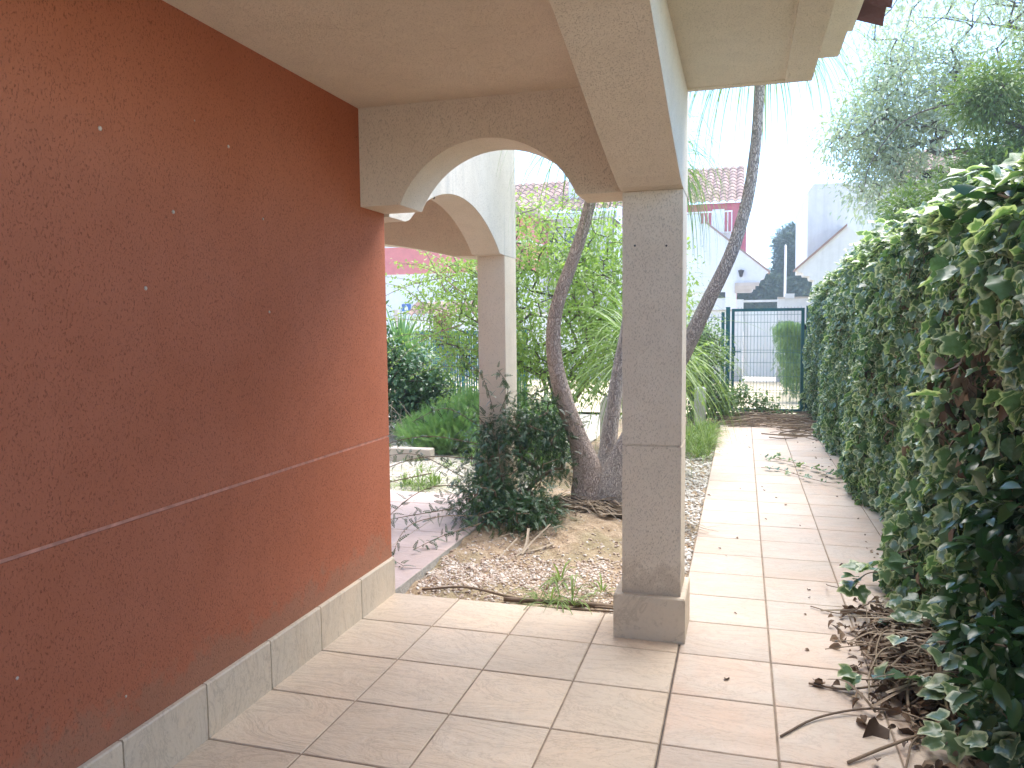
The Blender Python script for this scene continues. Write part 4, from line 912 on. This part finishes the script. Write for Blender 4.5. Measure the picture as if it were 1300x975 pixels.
# right-hand white house
b0 = (2.5, 19, 0); rt = empty('neighbour_house', b0, label='tall plain white house wall rising over the hedge behind the gate', cat='house'); P = housep(rt, b0)
mb = MB(); mb.prism([(1.44, 2.8), (1.43, 4.50), (1.55, 4.66), (4.6, 4.62), (4.6, 0), (1.9, 0), (1.9, 2.8)], 'y', 19.6, 24); P(mb, 'wall', FARWHITE)
mb = MB(); mb.prism([(1.55, 2.08), (1.55, 2.40), (1.46, 2.42), (1.44, 2.50), (1.32, 2.51), (1.30, 2.58), (1.20, 2.60), (1.17, 2.66), (2.20, 3.58), (4.3, 2.0), (4.3, 0), (1.55, 0)], 'y', 18.9, 19.59); P(mb, 'gable', FARWHITE)
mb = MB(); mb.prism([(1.12, 2.64), (1.14, 2.69), (2.20, 3.64), (2.20, 3.585), (1.17, 2.66)], 'y', 18.85, 19.59); P(mb, 'verge', ROOFT)
b0 = (6, 24, 0); rt = empty('neighbour_house', b0, label='house with a terracotta tiled roof half hidden behind the tree', cat='house'); P = housep(rt, b0)
mb = MB(); mb.box(4.3, 9, 24.5, 30, 0, 5.1); P(mb, 'wall', FARWHITE)
P(tile_roof(4.1, 9.2, 24.1, 5.05, 27.5, 6.7), 'roof', ROOFT)

# ------------------------------------------------------------------ trees behind the hedge
tree('pale_tree', (3.9, 14, 0), [(3.9, 14, -.1), (3.85, 14, .8), (3.8, 14, 1.7), (3.75, 14, 2.5)],
     [((3.7, 14, 5.9), (1.9, 1.5, 1.6), 6), ((2.5, 13.8, 5.0), (.9, .9, .8), 3), ((1.85, 13.6, 4.35), (.65, .6, .45), 1.7), ((3.0, 13.8, 4.2), (1.2, .9, .7), 2.2), ((4.9, 14, 6.3), (1.5, 1.4, 1.6), 3), ((2.1, 13.6, 3.6), (.5, .5, .35), .9)],
     950, 31, .16, t_quad(.17, .2), .10, TREEP, BARKG, 'tall pale leaved tree spreading over the hedge against the sky', rmin=.0042, droop=.25, step=.35, jit=.1, power=.42)
tree('green_tree', (3.6, 11.5, 0), [(3.6, 11.5, -.1), (3.6, 11.5, .8), (3.55, 11.5, 1.6), (3.45, 11.5, 2.3)],
     [((3.2, 11.4, 3.25), (.75, .6, .35), 3), ((3.9, 11.5, 4.0), (.6, .6, .4), 1.5), ((2.3, 11.2, 2.75), (.45, .5, .3), 1.6), ((3.0, 11.5, 4.3), (.35, .4, .3), .9), ((3.75, 11.5, 4.9), (.3, .3, .25), .5), ((4.4, 11.6, 5.2), (.5, .6, .6), .9)],
     250, 130, .13, t_quad(.17, .2), .085, TREEG, BARKG, 'green feathery leaved tree just behind the hedge at right', rmin=.007, droop=.3, step=.3)
# long arching bare branch
mb = MB(); mb.tube(bez([(3.65, 11.5, 3.9), (3.1, 11.5, 4.25), (2.6, 11.5, 4.27), (2.15, 11.5, 4.18), (1.85, 11.5, 3.95), (1.6, 11.5, 3.55), (1.55, 11.5, 3.3)], 30), np.linspace(.016, .006, len(bez([(0, 0, 0)]*7, 30))), 6, rnd=.2)
rt = [o for o in bpy.data.objects if o.name == 'green_tree'][0]; o = mb.build('arching_branch', BARKG, rt, True); o.matrix_parent_inverse = Matrix.Translation((-3.6, -11.5, 0))
# globe street lamp
lp = empty('street_lamp', (2.89, 14.0, 0), label='street lamp with pale round globe and dark cap among the tree branches', cat='street lamp')
mb = MB(); mb.lathe([(.05, 0), (.04, 1.5), (.03, 3.4), (.05, 3.42)], (0, 0, 0), 12); mb.build('pole', DARK, lp, True)
mb = MB(); mb.lathe([(.06, 3.44), (.13, 3.47), (.19, 3.55), (.205, 3.62), (.2, 3.68)], (0, 0, 0), 24); mb.build('globe', plain('opal_plastic', (.75, .74, .68), .3), lp, True)
mb = MB(); mb.lathe([(.215, 3.66), (.21, 3.70), (.17, 3.80), (.09, 3.87), (.0, 3.89)], (0, 0, 0), 24); mb.build('cap', DARK, lp, True)
mb = MB(); mb.lathe([(.05, 0), (.04, 4.2), (0, 4.25)], (0, 0, 0), 10); o = mb.build('flagpole', WHITE, None, True); o.location = (1.46, 30, 0); tag(o, 'slim white pole standing before the far pine tree', 'pole')

# pines and far trees
def pine(loc, h, blobs, label, n=150, per=110, nm='pine_tree'):
    root = empty(nm, loc, label=label, cat='tree', group='trees far beyond the houses'); inv = Matrix.Translation([-c for c in loc]); T = []
    for c, rr, k in blobs: T += list(ellip(k, c, rr, .6))
    nodes, par, rad, tips = grow([loc, (loc[0], loc[1], h*.4), (loc[0], loc[1], h*.7)], T, rmin=.02, step=.8)
    mb = MB(); branches(mb, nodes, par, rad, 5); o = mb.build('trunk', BARKG, root); o.matrix_parent_inverse = inv
    mb = MB(); foliage(mb, T, per, .30, PINF, .40, .0); o = mb.build('crown', PINEM, root); o.matrix_parent_inverse = inv
pine((3.9, 60, 0), 7, [((3.6, 60, 7.2), (1.1, 1, .8), 50), ((3.5, 60, 5.6), (1.3, 1, .7), 46), ((4.6, 60, 6.4), (1.1, 1, 1.2), 40), ((2.4, 60, 4.6), (.6, .6, .4), 12)], 'tall rounded pine rising in the gap between the far houses')
pine((1.0, 58, 0), 4, [((.8, 58, 3.6), (1.6, 1, .9), 60), ((2.6, 58, 3.2), (1.4, 1, .9), 50), ((4.4, 58, 3.3), (1.4, 1, .9), 40)], 'lower dark pines under the tall pine, left in the gap')
pine((-1.5, 62, 0), 5, [((-.9, 62, 4.6), (1.3, 1, .8), 44), ((-1.0, 62, 3.2), (1.8, 1, 1), 50)], 'dark pine just right of the pink house gable')
for i, (x, y) in enumerate(((-22, 60), (-30, 64), (12, 66), (19, 62), (27, 70), (-40, 70))):
    pine((x, y, 0), 6, [((x, y, 4.5), (2.6, 2, 1.8), 60), ((x+1.5, y, 3.2), (2, 1.5, 1.2), 30)], ['far pine well left of the salmon banded house', 'far pine beyond the left houses', 'far pine behind the right white house', 'far pine right of the terracotta roof', 'far pine at the far right skyline', 'far pine at the far left skyline'][i], per=60)

# parked car glimpsed through the street gate opening
# ------------------------------------------------------------------ litter
def mz(x, y): return .11*np.exp(-(((x-.86)/.22)**2+((y-3.55)/.5)**2))
mb = MB(); V, F = grid(.36, 1.32, 50, 2.5, 5.2, 90, lambda X, Y: np.maximum(-.006, mz(X, Y)*1.0-.02+.006*np.sin(X*50)*np.sin(Y*41))); mb.add(V, F)
lit = empty('leaf_litter', (.8, 3.6, 0), label='heap of dead leaves and dry stalks at the foot of the ivy', cat='leaf litter', kind='stuff'); linv = Matrix.Translation((-.8, -3.6, 0))
o = mb.build('mulch', plain('mulch_soil', (.07, .05, .035), .95, .4, 30, b_d=.02), lit, True); o.matrix_parent_inverse = linv
mb = MB(); n = 2600
x = .82+rng.normal(0, .14, n); y = 3.55+rng.normal(0, .36, n); x = np.clip(x, .45, 1.25); P_ = np.stack([x, y, np.maximum(0, mz(x, y))+rng.random(n)*.035+.004], 1)
scatter(mb, t_oval(.32, .5, .7), P_, rng.normal(0, 1, (n, 3))*np.array([1, 1, .3]), np.array([0, 0, 1])+rng.normal(0, .8, (n, 3)), rng.uniform(.02, .06, n)); o = mb.build('leaves', DEADLEAF, lit, True); o.matrix_parent_inverse = linv
mb = MB()
for i in range(210):
    x = .78+rng.normal(0, .10); y = 3.55+rng.normal(0, .33); a = rng.normal(2.2, .9); L = rng.uniform(.12, .5); z = max(0, mz(x, y))+.03*rng.random()+.012
    pts = [(x+cos(a)*L*t, y+sin(a)*L*t, max(.004, z+.03*sin(pi*(t+.5))-abs(t)*.02)) for t in (-.5, -.2, .1, .5)]; pts = np.array(pts)+rng.normal(0, .012, (4, 3))*np.array([1, 1, .2])
    if rng.random() < .45: ribbon(mb, bez(pts, 12), rng.uniform(.003, .009), rnd=rng.random())
    else: mb.tube(bez(pts, 12), rng.uniform(.0015, .004), 4, rnd=rng.random())
o = mb.build('stalks', STRAW, lit); o.matrix_parent_inverse = linv
# single fallen stems spilling on the tiles
SP = [([(.78, 3.25, .06), (.62, 3.15, .03), (.45, 3.12, .02), (.28, 3.02, .01), (.15, 2.86, .006)], .0045, .1), ([(.80, 3.02, .03), (.66, 2.98, .03), (.5, 2.86, .02), (.36, 2.74, .008)], .006, .5), ([(.72, 3.05, .02), (.60, 2.92, .03), (.55, 2.78, .02), (.5, 2.6, .01)], .004, .3),
      ([(.78, 3.3, .05), (.6, 3.35, .03), (.42, 3.3, .01), (.28, 3.32, .008)], .005, .2), ([(.75, 3.55, .08), (.6, 3.5, .12), (.52, 3.38, .06), (.5, 3.25, .01)], .004, .95), ([(.74, 3.6, .1), (.62, 3.62, .15), (.56, 3.5, .1), (.55, 3.3, .01)], .003, .9), ([(.78, 3.4, .1), (.66, 3.3, .1), (.62, 3.15, .04), (.62, 2.95, .01)], .006, .8), ([(.62, 4.1, .1), (.5, 4.15, .02), (.36, 4.25, .008)], .003, .4), ([(.6, 4.3, .09), (.48, 4.45, .06), (.47, 4.6, .02)], .0025, .2)]
for i, (p, rr, q) in enumerate(SP):
    mb = MB(); mb.tube(bez(p, 20), rr, 5, rnd=q)
    tag(mb.build('fallen_stem', TWIG, None, True), ['long thin dark stem curving farthest out onto the tiles', 'thick dry stem lying at the front edge of the litter', 'dark stem pointing towards the viewer from the litter', 'brown stem with shrivelled leaves on the tiles', 'straw coloured stalk arching over the litter edge', 'thin pale stalk arching beside the straw coloured one', 'thick pale stalk bent down onto the tiles', 'fine stem lying across the path tiles above the litter', 'tiny curled tendril at the ivy edge above the litter'][i], 'stem')
mb = MB(); P_ = np.array([(.30, 3.33, .02), (.34, 3.30, .02), (.40, 3.31, .02), (.45, 3.28, .02), (.50, 3.02, .02), (.46, 3.0, .015), (.56, 3.0, .02)])
scatter(mb, t_oval(.35, .7, .8), P_, rng.normal(0, 1, (7, 3))*np.array([1, 1, .4]), np.array([0, 0, 1])+rng.normal(0, .5, (7, 3)), np.array([.06, .06, .05, .05, .12, .08, .09]))
tag(mb.build('shrivelled_leaves', DEADLEAF, None, True), 'few shrivelled brown leaves lying on the tiles left of the litter', 'dead leaves', kind='stuff')
# small ivy runners spilling out from the hedge
def runner(name, pts, n, s, label):
    root = empty(name, (pts[0][0], pts[0][1], 0), label=label, cat='ivy runner'); inv = Matrix.Translation((-pts[0][0], -pts[0][1], 0))
    C = bez(pts, 30); mb = MB(); mb.tube(C, .003, 5, rnd=.2); o = mb.build('stem', TWIG, root, True); o.matrix_parent_inverse = inv
    idx = np.linspace(4, len(C)-1, n).astype(int); P_ = C[idx]+rng.normal(0, .02, (n, 3))*np.array([1, 1, .3])+np.array([0, 0, .015]); mb = MB()
    scatter(mb, IVY[1], P_, rng.normal(0, 1, (n, 3))*np.array([1, 1, .3])+np.array([-.4, -.4, 0]), np.array([-.2, -.3, 1])+rng.normal(0, .3, (n, 3)), rng.uniform(.7, 1.3, n)*s, rng.random(n)); o = mb.build('leaves', IVYM, root); o.matrix_parent_inverse = inv
runner('ivy_runner', [(.95, 3.25, .12), (.8, 3.25, .10), (.65, 3.28, .09), (.5, 3.3, .06), (.42, 3.33, .05)], 9, .10, 'ivy runner with cream edged leaves reaching over the litter onto the tiles')
runner('ivy_runner', [(.9, 4.2, .3), (.75, 4.2, .25), (.62, 4.25, .2), (.55, 4.2, .12)], 16, .10, 'green ivy tuft spilling onto the path above the litter')
runner('ivy_runner', [(.95, 3.0, .18), (.85, 2.95, .12), (.75, 2.95, .1), (.68, 2.85, .06)], 9, .10, 'ivy sprig in the bottom right corner of the litter')
runner('ivy_runner', [(1.0, 7.5, .1), (.85, 7.9, .04), (.65, 8.3, .03), (.45, 8.6, .03), (.25, 8.8, .02)], 22, .07, 'leafy ivy runner lying across the middle of the path')
runner('ivy_runner', [(1.0, 7.3, .1), (.8, 7.5, .03), (.6, 7.7, .03), (.4, 8.1, .02), (.2, 8.2, .02)], 12, .06, 'thin ivy runner lying just nearer than the leafy one on the path')
mb = MB()
for i in range(300):
    x = rng.uniform(-.3, 1.1); y = rng.uniform(11.5, 12.8) if x < .5 else rng.uniform(10.2, 12.7)
    if x > .55 and y < 10.8 and rng.random() < .4: continue
    a = rng.normal(0, .5); L = rng.uniform(.15, .7); z = rng.random()*.10+.01
    p = np.array([(x+cos(a)*L*t, y+sin(a)*L*t, z) for t in (-.5, 0, .5)])+rng.normal(0, .03, (3, 3))*np.array([1, 1, .5]); p[:, 2] = np.maximum(p[:, 2], .004); mb.tube(bez(p, 6), rng.uniform(.003, .009), 4, rnd=rng.random())
tag(mb.build('twig_litter', TWIG), 'brown twigs and dry vine stems piled on the path before the gate', 'twigs', kind='stuff')
mb = MB(); n = 260; x = np.clip(rng.uniform(-.28, 1.0, n), -.28, 1.05); y = 3+rng.random(n)*9
k = (x > .75) | (rng.random(n) < .16); x, y = x[k], y[k]; n = len(x)
scatter(mb, t_oval(.3, .5, .6), np.stack([x, y, np.full(n, .006)], 1), rng.normal(0, 1, (n, 3))*np.array([1, 1, .1]), np.array([0, 0, 1])+rng.normal(0, .2, (n, 3)), rng.uniform(.012, .04, n))
tag(mb.build('scattered_leaves', DEADLEAF), 'tiny dead leaves scattered over the path tiles', 'dead leaves', kind='stuff')

# ivy sprays over the litter heap
mb = MB(); n = 150; y = rng.uniform(2.7, 4.1, n); x = np.clip(.98-.12*rng.random(n)**1.2-.22*rng.random(n)**3, .5, 1.1); P_ = np.stack([x, y, mz(x, y)+.03+rng.random(n)*.12], 1)
for k in range(4): scatter(mb, IVY[k], P_[k::4], rng.normal(0, 1, (len(P_[k::4]), 3))*np.array([1, 1, .3])+np.array([-.5, 0, -.2]), np.array([-.4, -.3, 1])+rng.normal(0, .35, (len(P_[k::4]), 3)), rng.uniform(.07, .12, len(P_[k::4])), rng.random(len(P_[k::4])))
o = mb.build('lower_leaves', IVYM, hedge); o.matrix_parent_inverse = hinv
mb = MB(); mb.box(-60, 60, -8, 125, -1.3, 11.5)
hz = mb.build('haze', bpy.data.materials.new('haze_air')); tag(hz, kind='stuff')
m = hz.data.materials[0]; m.use_nodes = True; m.node_tree.nodes.clear(); ou = m.node_tree.nodes.new('ShaderNodeOutputMaterial'); pv = m.node_tree.nodes.new('ShaderNodeVolumePrincipled')
pv.inputs['Color'].default_value = (.74, .89, 1, 1); pv.inputs['Density'].default_value = .0026; pv.inputs['Anisotropy'].default_value = .3
m.node_tree.links.new(pv.outputs[0], ou.inputs['Volume'])
